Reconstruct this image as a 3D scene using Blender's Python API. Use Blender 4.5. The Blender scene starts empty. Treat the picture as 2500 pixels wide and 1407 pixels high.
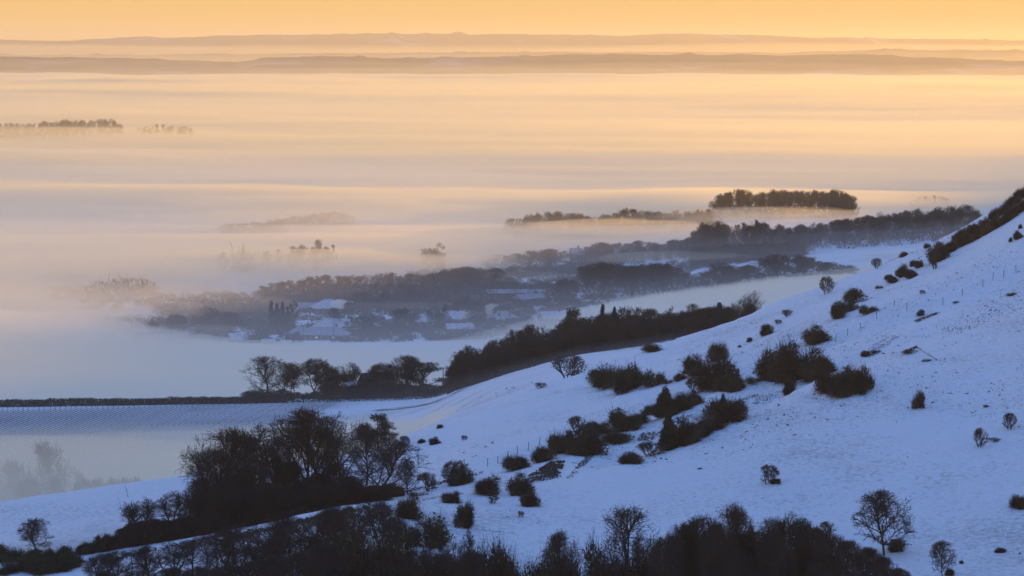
import bpy, math, random
import numpy as np
from mathutils import Vector

scene = bpy.context.scene
COL = scene.collection
R = math.radians

# ------------------------------------------------------------------ camera
F = 1250.0 / math.tan(R(10.0))            # focal length in pixels of a 2500 px wide frame
HZ = 100.0                                # row of the true horizon in that frame
PITCH = math.atan((703.5 - HZ) / F)
CAMZ = 150.0
cd = bpy.data.cameras.new('camera')
cam = bpy.data.objects.new('camera', cd)
COL.objects.link(cam)
cam.location = (0, 0, CAMZ)
cam.rotation_euler = (R(90) - PITCH, 0, 0)
cd.sensor_width = 36.0
cd.lens = 18.0 / math.tan(R(10.0))
cd.clip_start = 0.5
cd.clip_end = 90000.0
scene.camera = cam

# ------------------------------------------------------------------ sky and light
SUN_AZ, SUN_EL = 43.0, 3.5                # low sun ahead of the camera, a little to the right
w = bpy.data.worlds.new('World')
scene.world = w
w.use_nodes = True
nt = w.node_tree
N, L = nt.nodes, nt.links
bg = N['Background']
sky = N.new('ShaderNodeTexSky')
sky.sky_type = 'NISHITA'
sky.sun_disc = False
sky.sun_elevation = R(SUN_EL)
sky.sun_rotation = R(SUN_AZ)
sky.dust_density = 4.0
sky.ozone_density = 3.0
tc = N.new('ShaderNodeTexCoord')
sep = N.new('ShaderNodeSeparateXYZ')
L.new(tc.outputs['Generated'], sep.inputs[0])
def wramp(stops):
    r = N.new('ShaderNodeValToRGB')
    e = r.color_ramp.elements
    while len(e) < len(stops): e.new(0.5)
    for k, (deg, c) in enumerate(stops):
        e[k].position = math.sin(R(deg)) if deg > 0 else 0.0
        e[k].color = (*c, 1)
    L.new(sep.outputs['Z'], r.inputs[0])
    return r
SKY_FRONT = [(0, (.90, .53, .20)), (1.2, (.91, .55, .18)), (4, (1.05, .67, .22)), (9, (1.02, .70, .30)), (17, (.58, .55, .42)),
             (32, (.21, .38, .77)), (89, (.145, .33, .84))]
SKY_BACK = [(0, (.82, .68, .54)), (6, (.72, .62, .54)), (14, (.42, .48, .62)), (30, (.185, .36, .80)), (60, (.145, .33, .86)), (89, (.145, .33, .86))]
ra, rb = wramp(SKY_FRONT), wramp(SKY_BACK)
dot = N.new('ShaderNodeVectorMath'); dot.operation = 'DOT_PRODUCT'
dot.inputs[1].default_value = (math.sin(R(15)), math.cos(R(15)), 0)
L.new(tc.outputs['Generated'], dot.inputs[0])
mr = N.new('ShaderNodeMapRange'); mr.interpolation_type = 'SMOOTHSTEP'
mr.inputs[1].default_value = -0.3; mr.inputs[2].default_value = 0.97
L.new(dot.outputs['Value'], mr.inputs[0])
mx = N.new('ShaderNodeMix'); mx.data_type = 'RGBA'
L.new(mr.outputs[0], mx.inputs['Factor']); L.new(rb.outputs[0], mx.inputs['A']); L.new(ra.outputs[0], mx.inputs['B'])
ad = N.new('ShaderNodeMix'); ad.data_type = 'RGBA'; ad.blend_type = 'ADD'; ad.inputs['Factor'].default_value = 0.01
L.new(mx.outputs['Result'], ad.inputs['A']); L.new(sky.outputs[0], ad.inputs['B'])
L.new(ad.outputs['Result'], bg.inputs[0])
bg.inputs[1].default_value = 1.0

sl = bpy.data.lights.new('sun', 'SUN')
sl.energy = 5.0
sl.angle = R(2.0)
sl.color = (1.0, .49, .0)
so = bpy.data.objects.new('sun', sl)
COL.objects.link(so)
sd = Vector((math.sin(R(SUN_AZ)) * math.cos(R(SUN_EL)), math.cos(R(SUN_AZ)) * math.cos(R(SUN_EL)), math.sin(R(SUN_EL))))
so.rotation_euler = (-sd).to_track_quat('-Z', 'Y').to_euler()
so.location = (60, 300, 400)

scene.view_settings.view_transform = 'Standard'
scene.view_settings.look = 'None'
scene.view_settings.exposure = 0.0
scene.view_settings.gamma = 1.0
scene.cycles.volume_bounces = 4
scene.cycles.max_bounces = 6
scene.cycles.diffuse_bounces = 2
scene.cycles.transparent_max_bounces = 24
scene.cycles.use_denoising = True
scene.render.engine = 'CYCLES'

# ------------------------------------------------------------------ helpers
def tag(o, label=None, cat=None, group=None, kind=None):
    if label: o['label'] = label
    if cat: o['category'] = cat
    if group: o['group'] = group
    if kind: o['kind'] = kind
    return o

def mesh_obj(name, v, f, mat=None, parent=None, smooth=False):
    """v: (n,3) array, f: (m,k) array or list of faces"""
    me = bpy.data.meshes.new(name)
    v = np.asarray(v, dtype=np.float32)
    if isinstance(f, np.ndarray):
        m, k = f.shape
        me.vertices.add(len(v)); me.vertices.foreach_set('co', v.ravel())
        me.loops.add(m * k); me.loops.foreach_set('vertex_index', f.astype(np.int32).ravel())
        me.polygons.add(m)
        me.polygons.foreach_set('loop_start', np.arange(0, m * k, k, dtype=np.int32))
        me.update(calc_edges=True)
    else:
        me.from_pydata([tuple(map(float, p)) for p in v], [], f)
    if smooth:
        me.polygons.foreach_set('use_smooth', np.ones(len(me.polygons), dtype=bool))
    if mat: me.materials.append(mat)
    o = bpy.data.objects.new(name, me)
    COL.objects.link(o)
    if parent: o.parent = parent
    return o

def empty(name, loc=(0, 0, 0), rz=0.0, s=1.0):
    o = bpy.data.objects.new(name, None)
    COL.objects.link(o)
    o.location = loc; o.rotation_euler = (0, 0, rz); o.scale = (s, s, s)
    o.empty_display_size = 0.5
    return o

def ray(px, py):
    """world direction of a pixel, scaled to horizontal length 1"""
    x = (px - 1250.0) / F; y = (703.5 - py) / F
    dy = math.cos(PITCH) + y * math.sin(PITCH)
    dz = -math.sin(PITCH) + y * math.cos(PITCH)
    h = math.hypot(x, dy)
    return x / h, dy / h, dz / h

def vnoise(x, y, seed=0):
    """smooth value noise, -1..1"""
    xi = np.floor(x).astype(np.int64); yi = np.floor(y).astype(np.int64)
    fx = x - xi; fy = y - yi
    fx = fx * fx * (3 - 2 * fx); fy = fy * fy * (3 - 2 * fy)
    def h(a, b):
        n = (a * 374761393 + b * 668265263 + seed * 1442695041) & 0x7fffffff
        n = ((n ^ (n >> 13)) * 1274126177) & 0x7fffffff
        return ((n ^ (n >> 16)) & 0xffff) / 32767.5 - 1.0
    a = h(xi, yi); b = h(xi + 1, yi); c = h(xi, yi + 1); d = h(xi + 1, yi + 1)
    return (a * (1 - fx) + b * fx) * (1 - fy) + (c * (1 - fx) + d * fx) * fy

def pchip(x, y, q):
    h = np.diff(x); s = np.diff(y) / h
    m = np.zeros_like(y)
    for i in range(1, len(x) - 1):
        if s[i - 1] * s[i] > 0:
            w1 = 2 * h[i] + h[i - 1]; w2 = h[i] + 2 * h[i - 1]
            m[i] = (w1 + w2) / (w1 / s[i - 1] + w2 / s[i])
    m[0], m[-1] = s[0], s[-1]
    i = np.clip(np.searchsorted(x, q) - 1, 0, len(x) - 2)
    t = np.clip((q - x[i]) / h[i], 0, 1)
    return ((1 + 2 * t) * (1 - t) ** 2 * y[i] + t * (1 - t) ** 2 * h[i] * m[i]
            + t * t * (3 - 2 * t) * y[i + 1] + t * t * (t - 1) * h[i] * m[i + 1])

# ------------------------------------------------------------------ materials
def mat(name, color, rough=0.9, spec=0.2, noise=None, bump=None):
    """noise = (scale, other colour, contrast lo, hi); bump = (scale, strength, distance)"""
    m = bpy.data.materials.new(name); m.use_nodes = True
    n, l = m.node_tree.nodes, m.node_tree.links
    b = n['Principled BSDF']
    b.inputs['Base Color'].default_value = (*color, 1)
    b.inputs['Roughness'].default_value = rough
    b.inputs['Specular IOR Level'].default_value = spec
    if noise or bump:
        t = n.new('ShaderNodeTexCoord')
    if noise:
        sc, c2, lo, hi = noise
        x = n.new('ShaderNodeTexNoise'); x.inputs['Scale'].default_value = sc; x.inputs['Detail'].default_value = 5
        l.new(t.outputs['Object'], x.inputs['Vector'])
        r = n.new('ShaderNodeMapRange'); r.inputs[1].default_value = lo; r.inputs[2].default_value = hi
        l.new(x.outputs['Fac'], r.inputs[0])
        mi = n.new('ShaderNodeMix'); mi.data_type = 'RGBA'
        mi.inputs['A'].default_value = (*color, 1); mi.inputs['B'].default_value = (*c2, 1)
        l.new(r.outputs[0], mi.inputs['Factor']); l.new(mi.outputs['Result'], b.inputs['Base Color'])
    if bump:
        sc, st, di = bump
        x = n.new('ShaderNodeTexNoise'); x.inputs['Scale'].default_value = sc; x.inputs['Detail'].default_value = 6
        l.new(t.outputs['Object'], x.inputs['Vector'])
        bp = n.new('ShaderNodeBump'); bp.inputs['Strength'].default_value = st; bp.inputs['Distance'].default_value = di
        l.new(x.outputs['Fac'], bp.inputs['Height']); l.new(bp.outputs[0], b.inputs['Normal'])
    return m

def vol(name, color, density, g=0.0):
    m = bpy.data.materials.new(name); m.use_nodes = True
    n, l = m.node_tree.nodes, m.node_tree.links
    n.remove(n['Principled BSDF'])
    v = n.new('ShaderNodeVolumePrincipled')
    v.inputs['Color'].default_value = (*color, 1)
    v.inputs['Density'].default_value = density
    v.inputs['Anisotropy'].default_value = g
    l.new(v.outputs[0], n['Material Output'].inputs['Volume'])
    return m

def snow_material():
    m = bpy.data.materials.new('snow'); m.use_nodes = True
    n, l = m.node_tree.nodes, m.node_tree.links
    b = n['Principled BSDF']; b.inputs['Roughness'].default_value = 0.8; b.inputs['Specular IOR Level'].default_value = 0.15
    t = n.new('ShaderNodeTexCoord')
    # thin places where dead grass shows through, in patches
    big = n.new('ShaderNodeTexNoise'); big.inputs['Scale'].default_value = 0.03; big.inputs['Detail'].default_value = 3
    fine = n.new('ShaderNodeTexNoise'); fine.inputs['Scale'].default_value = 1.3; fine.inputs['Detail'].default_value = 8; fine.inputs['Roughness'].default_value = 0.75
    l.new(t.outputs['Object'], big.inputs['Vector']); l.new(t.outputs['Object'], fine.inputs['Vector'])
    r1 = n.new('ShaderNodeMapRange'); r1.inputs[1].default_value = .45; r1.inputs[2].default_value = .68; r1.inputs[3].default_value = .0; r1.inputs[4].default_value = .16
    l.new(big.outputs['Fac'], r1.inputs[0])
    a = n.new('ShaderNodeMath'); a.operation = 'ADD'; l.new(fine.outputs['Fac'], a.inputs[0]); l.new(r1.outputs[0], a.inputs[1])
    r2 = n.new('ShaderNodeMapRange'); r2.inputs[1].default_value = .57; r2.inputs[2].default_value = .76; r2.inputs[4].default_value = .55
    l.new(a.outputs[0], r2.inputs[0])
    mi = n.new('ShaderNodeMix'); mi.data_type = 'RGBA'
    mi.inputs['A'].default_value = (.84, .85, .87, 1); mi.inputs['B'].default_value = (.16, .14, .10, 1)
    l.new(r2.outputs[0], mi.inputs['Factor']); l.new(mi.outputs['Result'], b.inputs['Base Color'])
    bn = n.new('ShaderNodeTexNoise'); bn.inputs['Scale'].default_value = 0.55; bn.inputs['Detail'].default_value = 8; bn.inputs['Roughness'].default_value = .62
    l.new(t.outputs['Object'], bn.inputs['Vector'])
    bp = n.new('ShaderNodeBump'); bp.inputs['Strength'].default_value = 1.0; bp.inputs['Distance'].default_value = 1.3
    l.new(bn.outputs['Fac'], bp.inputs['Height']); l.new(bp.outputs[0], b.inputs['Normal'])
    return m
SNOW = snow_material()

# ------------------------------------------------------------------ terrain
# cross sections of the land: each feature is a line running across the valley, points (px, row or ('z', height), distance)
def Z(h): return ('z', h)
FEATURES = [
 [(-900, Z(148.3), 4), (3400, Z(148.3), 4)],
 [(-900, Z(117), 110), (1250, Z(118), 110), (3400, Z(121), 110)],
 [(-900, 1480, 330), (0, 1462, 330), (600, 1452, 332), (1250, 1450, 335), (1900, 1430, 335), (2500, 1400, 335), (3400, 1300, 340)],
 [(-900, 1480, 352), (0, 1430, 356), (500, 1350, 362), (900, 1262, 370), (1150, 1235, 380), (1350, 1185, 395), (1520, 1130, 410), (1700, 1060, 425), (1850, 1000, 435), (2000, 925, 450), (2130, 872, 460), (2500, 750, 480), (3400, 400, 500)],
 'dip1',
 [(-900, 1480, 372), (-300, 1440, 376), (0, 1392, 380), (210, 1362, 383), (400, 1318, 388), (600, 1275, 395), (800, 1240, 402), (1000, 1205, 410), (1150, 1168, 420), (1300, 1128, 434), (1450, 1078, 449), (1600, 1026, 462), (1700, 980, 470), (1800, 940, 480), (1900, 897, 490), (2060, 842, 500), (2500, 690, 517), (3400, 330, 540)],
 'dip2',
 [(-900, 1440, 425), (-300, 1345, 428), (0, 1290, 430), (300, 1255, 433), (480, 1232, 437), (800, 1178, 450), (1000, 1140, 463), (1200, 1073, 478), (1440, 1008, 494), (1640, 943, 507), (1850, 868, 521), (2100, 778, 536), (2300, 692, 546), (2500, 600, 556), (3400, 230, 590)],
 [(-900, 1400, 448), (-300, 1280, 452), (0, 1231, 455), (150, 1206, 458), (300, 1183, 462), (480, 1164, 468), (700, 1135, 480), (850, 1106, 492), (960, 1077, 503), (1100, 1022, 522), (1250, 967, 540), (1330, 940, 548), (1450, 906, 560), (1600, 851, 580), (1780, 786, 600), (2000, 701, 620), (2100, 661, 628), (2200, 620, 634), (2330, 563, 640), (2430, 505, 645), (2500, 458, 650), (2700, 335, 660), (3400, 60, 700)],
 'drop',
 [(-900, Z(34), 640), (0, Z(36), 640), (480, Z(39), 640), (800, Z(46), 635), (950, Z(54), 630), (1100, Z(67.5), 640), (1250, 932, 655), (1400, 882, 675), (1560, 847, 695), (1700, Z(78), 700), (2000, Z(88), 705), (2500, Z(100), 710), (3400, Z(128), 760)],
 [(-900, Z(38), 735), (0, Z(41), 735), (600, Z(43), 735), (900, Z(46), 735), (1000, Z(51), 735), (1100, Z(57.5), 735), (1200, Z(62.5), 735), (1300, Z(66), 735), (1400, Z(69), 735), (1560, Z(71.5), 738), (2000, Z(76), 740), (2500, Z(88), 745), (3400, Z(112), 800)],
 [(-900, 1006, 905), (0, 995, 892), (300, 991, 886), (600, 987, 880), (900, 978, 880), (1040, 972, 870), (1120, 950, 845), (1200, 926, 822), (1300, 896, 805), (1400, 869, 790), (1560, 845, 778), (1700, 822, 778), (1800, Z(66), 782), (2000, Z(70), 795), (2500, Z(78), 805), (3000, Z(112), 840), (3400, Z(130), 860)],
 [(-900, Z(20), 1050), (0, Z(21), 1050), (900, Z(22), 1050), (1200, Z(26), 1050), (1600, Z(34), 1050), (2000, Z(42), 1050), (2500, Z(52), 1050), (3000, Z(105), 1050), (3400, Z(125), 1050)],  # right end: unseen hill out of frame, raised to shade the near valley
 [(-900, Z(7), 1300), (900, Z(8), 1300), (1200, Z(10), 1300), (1600, Z(18), 1300), (2000, Z(28), 1300), (2500, Z(40), 1300), (3000, Z(100), 1300), (3400, Z(125), 1300)],
 [(-900, Z(2), 1500), (1000, Z(2), 1500), (1500, Z(8), 1500), (2000, Z(21), 1500), (2500, Z(34), 1500), (3000, Z(95), 1500), (3400, Z(125), 1500)],
 [(-900, Z(0), 1800), (1000, Z(1), 1800), (1500, Z(7), 1800), (1900, Z(19), 1800), (2300, Z(27), 1800), (2550, Z(36), 1800), (3000, Z(74), 1800), (3400, Z(105), 1800)],
 [(-900, Z(0), 2300), (1400, Z(1), 2300), (1800, Z(9), 2300), (2300, Z(10), 2300), (2550, Z(14), 2300), (3000, Z(72), 2300), (3400, Z(110), 2300)],  # unseen right end kept high so its shadow covers the village fog
 [(-900, Z(0), 3000), (2700, Z(0), 3000), (3400, Z(20), 3000)],
 [(-900, Z(0), 9000), (3400, Z(0), 9000)],
 [(-900, Z(-4), 26200), (3400, Z(-4), 26200)],
]
azs = np.unique(np.concatenate([np.linspace(-24, -10.6, 40), np.linspace(-10.6, 10.6, 430), np.linspace(10.6, 24, 40), np.linspace(24, 60, 40)])) * math.pi / 180
ds = np.unique(np.concatenate([np.geomspace(4, 250, 36), np.linspace(250, 720, 320), np.linspace(720, 1100, 120),
                               np.geomspace(1100, 2600, 110), np.geomspace(2600, 26200, 66)]))

def feature_on(azs, pts):
    a, z, d = [], [], []
    for px, y, dist in pts:
        if isinstance(y, tuple):
            zz = y[1]; py = HZ + (CAMZ - zz) / dist * F
        else:
            py = y; zz = CAMZ + ray(px, py)[2] * dist
        r = ray(px, py)
        a.append(math.atan2(r[0], r[1])); z.append(zz); d.append(dist)
    a = np.array(a)
    q = np.clip(azs, a[0], a[-1])
    return pchip(a, np.array(d, float), q), pchip(a, np.array(z, float), q)

rows = []
for k, ft in enumerate(FEATURES):
    if ft == 'dip1':
        d, z = rows[-1]
        g = np.clip((azs - math.atan2(1400 - 1250, F)) / 0.02, 0, 1)
        rows.append((d + 11, z - 0.2 - 2.3 * g))
    elif ft == 'dip2':
        d, z = rows[-1]
        g = np.clip((azs - math.atan2(1150 - 1250, F)) / 0.02, 0, 1)
        rows.append((d + 10, z - 0.3 - 1.7 * g))
    elif ft == 'drop':
        d, z = rows[-1]
        g = np.clip((azs - math.atan2(800 - 1250, F)) / 0.045, 0, 1)
        rows.append((d + 22, z - 5.2 + 1.6 * g))
    else:
        rows.append(feature_on(azs, ft))
KD = np.array([r[0] for r in rows]); KZ = np.array([r[1] for r in rows])
ZG = np.zeros((len(azs), len(ds)))
for i in range(len(azs)):
    ZG[i] = pchip(KD[:, i], KZ[:, i], ds)
GX = np.sin(azs)[:, None] * ds[None, :]; GY = np.cos(azs)[:, None] * ds[None, :]
near = np.clip((ds - 60) / 100, 0, 1) * (.18 + .82 * np.clip((860 - ds) / 150, 0, 1)) * np.clip((1400 - ds) / 300, 0, 1)
ZG += near[None, :] * (0.35 * vnoise(GX / 17, GY / 26, 1) + 0.16 * vnoise(GX / 5.5, GY / 9, 2) + 0.07 * vnoise(GX / 1.9, GY / 3.1, 3))
hillm = np.clip((GX * 7089 / GY + 150) / 300, 0, 1) * near[None, :]
ZG += hillm * .11 * np.sin(ZG * 7.5 + 2.2 * vnoise(GX / 9, GY / 16, 8)) * (.5 + .5 * vnoise(GX / 25, GY / 30, 9))
ZG += hillm * .12 * vnoise(GX / 3.1, GY / 3.6, 12) + hillm * np.clip((GX * 7089 / GY - 250) / 300, 0, 1) * .8 * vnoise(GX / 21 + GY / 60, GY / 48 - GX / 50, 14)
far = np.clip((ds - 1400) / 800, 0, 1)
ZG += far[None, :] * 1.5 * vnoise(GX / 350, GY / 500, 4)

def ground_z(x, y):
    a = math.atan2(x, y); d = math.hypot(x, y)
    i = min(max(int(np.searchsorted(azs, a)) - 1, 0), len(azs) - 2); j = min(max(int(np.searchsorted(ds, d)) - 1, 0), len(ds) - 2)
    u = (a - azs[i]) / (azs[i + 1] - azs[i]); v = (d - ds[j]) / (ds[j + 1] - ds[j])
    return float((ZG[i, j] * (1 - u) + ZG[i + 1, j] * u) * (1 - v) + (ZG[i, j + 1] * (1 - u) + ZG[i + 1, j + 1] * u) * v)

def col_z(px, py):
    """ground heights along the bearing of a pixel"""
    r = ray(px, py); a = math.atan2(r[0], r[1])
    i = min(max(int(np.searchsorted(azs, a)) - 1, 0), len(azs) - 2)
    u = (a - azs[i]) / (azs[i + 1] - azs[i])
    return r, ZG[i] * (1 - u) + ZG[i + 1] * u

def hit(px, py, dmin=200):
    """first point of the land along the bearing and slope of a pixel"""
    r, zc = col_z(px, py)
    g = CAMZ + r[2] * ds - zc
    k = np.nonzero((ds > dmin) & (g <= 0))[0]
    if len(k):
        j = int(k[0]); t = g[j - 1] / (g[j - 1] - g[j]) if g[j - 1] > 0 else 0
        d = ds[j - 1] + t * (ds[j] - ds[j - 1])
    else:
        d = 3000.0
    x, y = r[0] * d, r[1] * d
    return Vector((x, y, ground_z(x, y)))

def at(px, d, py=900):
    r = ray(px, py)
    return Vector((r[0] * d, r[1] * d, ground_z(r[0] * d, r[1] * d)))

def grid_faces(n, m):
    i = np.arange((n - 1) * m).reshape(n - 1, m)[:, :-1].ravel()
    return np.stack([i, i + m, i + m + 1, i + 1], 1)

verts = np.stack([GX, GY, ZG], 2).reshape(-1, 3)
ground = mesh_obj('ground', verts, grid_faces(len(azs), len(ds))[:, ::-1].copy()[:, ::-1], SNOW, smooth=True)
tag(ground, kind='structure')

# far hills beyond the fog
FAR_MAT = mat('far_land', (.035, .032, .032), noise=(.0022, (.22, .22, .25), .56, .66))
def far_ridge(name, pts, d0, depth, seed):
    aa = np.linspace(-24, 24, 420) * math.pi / 180
    xs = np.array([p[0] for p in pts], float); ys = np.array([p[1] for p in pts], float)
    pxs = 1250 + np.tan(aa) * F
    crest = CAMZ + (HZ - np.interp(pxs, xs, ys)) / F * d0
    crest = crest + 0.00035 * d0 * (0.7 * vnoise(pxs / 60, pxs * 0, seed) + 0.35 * vnoise(pxs / 11, pxs * 0, seed + 1))
    prof = [(-1.0, -0.02), (-.7, .1), (-.35, .55), (-.12, .9), (0, 1), (.15, .9), (.5, .4), (1, -.02)]
    V = []
    for a, c, p in zip(aa, crest, pxs):
        for t, k in prof:
            d = d0 + t * depth
            n = 1 + (.25 * vnoise(np.array(p / 40.), np.array(t * 3.1), seed + 3) if 0 < k < 1 else 0)
            V.append((math.sin(a) * d, math.cos(a) * d, -6 + (c + 6) * k * n))
    return tag(mesh_obj(name, V, grid_faces(len(aa), len(prof)), FAR_MAT, smooth=True), kind='structure')
far_ridge('hills', [(-3500, 110), (0, 97), (120, 99), (270, 95), (330, 91), (430, 92), (600, 87), (850, 83), (1000, 83), (1250, 85), (1500, 88), (1640, 83), (1800, 86), (1950, 90), (2100, 94), (2500, 99), (6000, 110)], 23000, 3000, 11)
far_ridge('hills', [(-3500, 133), (0, 133), (500, 132), (1000, 129), (1250, 127), (1600, 128), (1900, 129), (2150, 122), (2400, 121), (2500, 126), (6000, 132)], 17500, 2200, 21)
far_ridge('hills', [(-3500, 139), (0, 138), (250, 140), (420, 145), (560, 152), (700, 140), (790, 138), (1000, 143), (1250, 138), (1400, 132), (1700, 133), (1900, 134), (2100, 133), (2500, 149), (6000, 150)], 13500, 1500, 31)

# ------------------------------------------------------------------ fog and haze
FPX = [-900, 0, 300, 600, 900, 1100, 1300, 1600, 1900, 2200, 2500, 3400]
FOG = {  # distance: height of the fog top above the land
 470: [-6] * 12,
 500: [7, 7, 4, -1, -6, -6, -6, -6, -6, -6, -6, -6],
 540: [17, 17, 15, 11, 0, -3, -4, -4, -4, -4, -4, -4],
 600: [25, 25, 22, 17, 10, 0, -4, -4, -4, -4, -4, -4],
 680: [14, 14, 14, 13, 11, 1.5, -4, -4, -4, -4, -4, -4],
 760: [8, 8, 8, 8, 7, -1.5, -4, -4, -4, -4, -4, -4],
 820: [3, 3, 3, 2, 2, -1, -4, -4, -4, -4, -4, -4],
 880: [-2, -2, -2, -2, -2, -3, -4, -4, -4, -4, -4, -4],
 930: [5, 4, 3, 2, 1, -1, -4, -4, -4, -4, -4, -4],
 1050: [14, 13, 12, 9, 6, 3, 0, 0, 0, 0, 0, 0],
 1250: [18, 17, 13, 9, 5, 3, 4, 7, 7, 5, 3, 3],
 1360: [16, 15, 11, 4, 2, 2, 6, 12, 12, 8, 5, 4],
 1470: [15, 14, 8, -1, -3, -1, 5, 12, 13, 9, 5, 4],
 1560: [15, 14, 7, -1, -3, -3, 1, 5, 6, 5, 3, 3],
 1660: [15, 13, 7, 1, -3, -3, -3, -2, -2, 0, 1, 1],
 1750: [15, 14, 9, 5, 0, -3, -3, -3, -2, 1, 1, 1],
 1830: [15, 14, 14, 15, 14, 7, 0, -3, -4, -4, -4, -4],
 1900: [12, 12, 12, 12, 11, 9, 3, -3, -4, -4, -4, -4],
 2030: [11, 11, 12, 12, 13, 13, 12, 9, 2, -2, -2, -2],
 2150: [10, 10, 10, 10, 11, 11, 12, 10, 5, 4, 3, 3],
 2230: [10, 10, 10, 10, 11, 12, 12, 11, 8, 8, 5, 5],
 2500: [16, 16, 16, 16, 16, 16, 16, 15, 12, 11, 10, 10],
 3200: [16] * 12,
 5000: [18] * 12,
 9000: [20] * 12,
 11000: [14] * 12,
 12500: [4] * 12,
 13500: [-6] * 12,
}
def fog_mesh(name, table, density, color, g, und, floor=-14.0):
    fa = np.linspace(-23.5, 23.5, 300) * math.pi / 180
    kd = np.array(sorted(table)); T = np.array([table[k] for k in kd], float)
    fd = np.unique(np.concatenate([np.geomspace(kd[0], 1400, 90), np.geomspace(1400, 4000, 150), np.geomspace(4000, kd[-1], 170)]))
    pa = np.arctan((np.array(FPX) - 1250.0) / F)
    Ta = np.array([np.interp(fa, pa, T[k]) for k in range(len(kd))])
    top = np.array([pchip(np.log(kd), Ta[:, i], np.log(fd)) for i in range(len(fa))])
    X = np.sin(fa)[:, None] * fd; Y = np.cos(fa)[:, None] * fd
    ii = np.clip(np.searchsorted(azs, fa) - 1, 0, len(azs) - 2)
    gz = np.array([np.interp(fd, KD[:, i], KZ[:, i]) for i in ii])
    ws = np.clip(fd / 2500, .25, 2.2)[None, :]
    wx = X + 90 * vnoise(X / 700, Y / 500, 57); wy = Y + .12 * X + 70 * vnoise(X / 600, Y / 400, 58)
    n = (1.0 * vnoise(wx / 620 + 3, wy / 190, 50) + .9 * vnoise(wx / 1700, wy / 520, 51) + .55 * vnoise(wx / 260, wy / 80, 52) + .3 * vnoise(wx / 90, wy / 34, 53))
    nf_ = 1.0 * vnoise(wx / 2600, wy / 700, 60) + .9 * vnoise(wx / 1300, wy / 330, 61)
    fb = np.clip((fd - 2600) / 2500, 0, 1)[None, :]
    n = n * (1 - .3 * fb) + nf_ * fb * 1.3
    n = n * (1 + .7 * np.clip((fd - 1750) / 300, 0, 1))[None, :]
    amp = und * np.clip(ws, .45, 2.2)
    top = gz + top + n * amp * np.clip((top + 4) / 10, 0, 1)
    top = np.maximum(top, floor + 1)
    top[:, 0] = top[:, -1] = floor + 1
    bot = np.full_like(top, floor)
    n1, m1 = len(fa), len(fd)
    V = np.concatenate([np.stack([X, Y, top], 2).reshape(-1, 3), np.stack([X, Y, bot], 2).reshape(-1, 3)])
    f = grid_faces(n1, m1)
    q = n1 * m1
    faces = [f, f[:, ::-1] + q]
    e1 = np.arange(m1 - 1); faces.append(np.stack([e1, e1 + 1, e1 + 1 + q, e1 + q], 1))
    e2 = e1 + (n1 - 1) * m1; faces.append(np.stack([e2 + 1, e2, e2 + q, e2 + 1 + q], 1))
    r1 = np.arange(n1 - 1) * m1; faces.append(np.stack([r1 + m1, r1, r1 + q, r1 + m1 + q], 1))
    r2 = r1 + m1 - 1; faces.append(np.stack([r2, r2 + m1, r2 + m1 + q, r2 + q], 1))
    o = mesh_obj(name, V, np.concatenate(faces), vol(name, color, density, g))
    return tag(o, kind='stuff')
FOGC = (1.0, .945, .74)  # warm tint: glow of the low sun put into the far fog colour
NEARFOG = {k: v for k, v in FOG.items() if k <= 1560}; NEARFOG[1470] = [v - 1 for v in FOG[1470]]; NEARFOG[1560] = [v * .5 - 1 for v in FOG[1560]]; NEARFOG[1700] = [-6] * 12
FARFOG = {k: v for k, v in FOG.items() if k >= 1660}; FARFOG[1560] = [v - 2 for v in FOG[1560]]; FARFOG[1420] = [-6] * 12
fog_mesh('fog', NEARFOG, 0.018, (1.0, .965, .82), 0.35, 3.0)  # cooler than the far fog: shade of the near valley put into its colour
fog_mesh('fog', FARFOG, 0.016, FOGC, 0.45, 3.2, floor=-15.0)
MIST = {600: [-6] * 12, 720: [2] * 12, 900: [7] * 12, 1100: [20] * 12, 1300: [28, 28, 26, 24, 20, 20, 20, 18, 14, 12, 12, 12], 1500: [34, 34, 32, 28, 24, 24, 20, 18, 14, 12, 12, 12], 1700: [40, 40, 40, 40, 38, 36, 28, 20, 15, 13, 13, 13], 2000: [32, 32, 32, 32, 32, 30, 24, 18, 13, 12, 12, 12], 2350: [34, 34, 34, 34, 34, 34, 28, 20, 12, 12, 14, 14],
        3000: [30] * 12, 4000: [-6] * 12}
fog_mesh('mist', MIST, 0.0013, (.90, .94, .97), 0.3, 3.0, floor=-16.0)  # bluish against the far mist: cool shade of the hollow put into its colour
FARMIST = {2500: [-6] * 12, 3200: [44] * 12, 6000: [46] * 12, 8000: [34] * 12, 10500: [20] * 12, 12000: [-6] * 12}
fog_mesh('mist', FARMIST, 0.0012, FOGC, 0.45, 3.0, floor=-17.0)
THINM = {5000: [-6] * 12, 8000: [32] * 12, 11000: [45] * 12, 13000: [60] * 12, 15500: [80] * 12, 19500: [112] * 12, 24500: [118] * 12, 26000: [-6] * 12}
fog_mesh('mist', THINM, 0.00024, FOGC, 0.45, 4.0, floor=-18.0)
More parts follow.
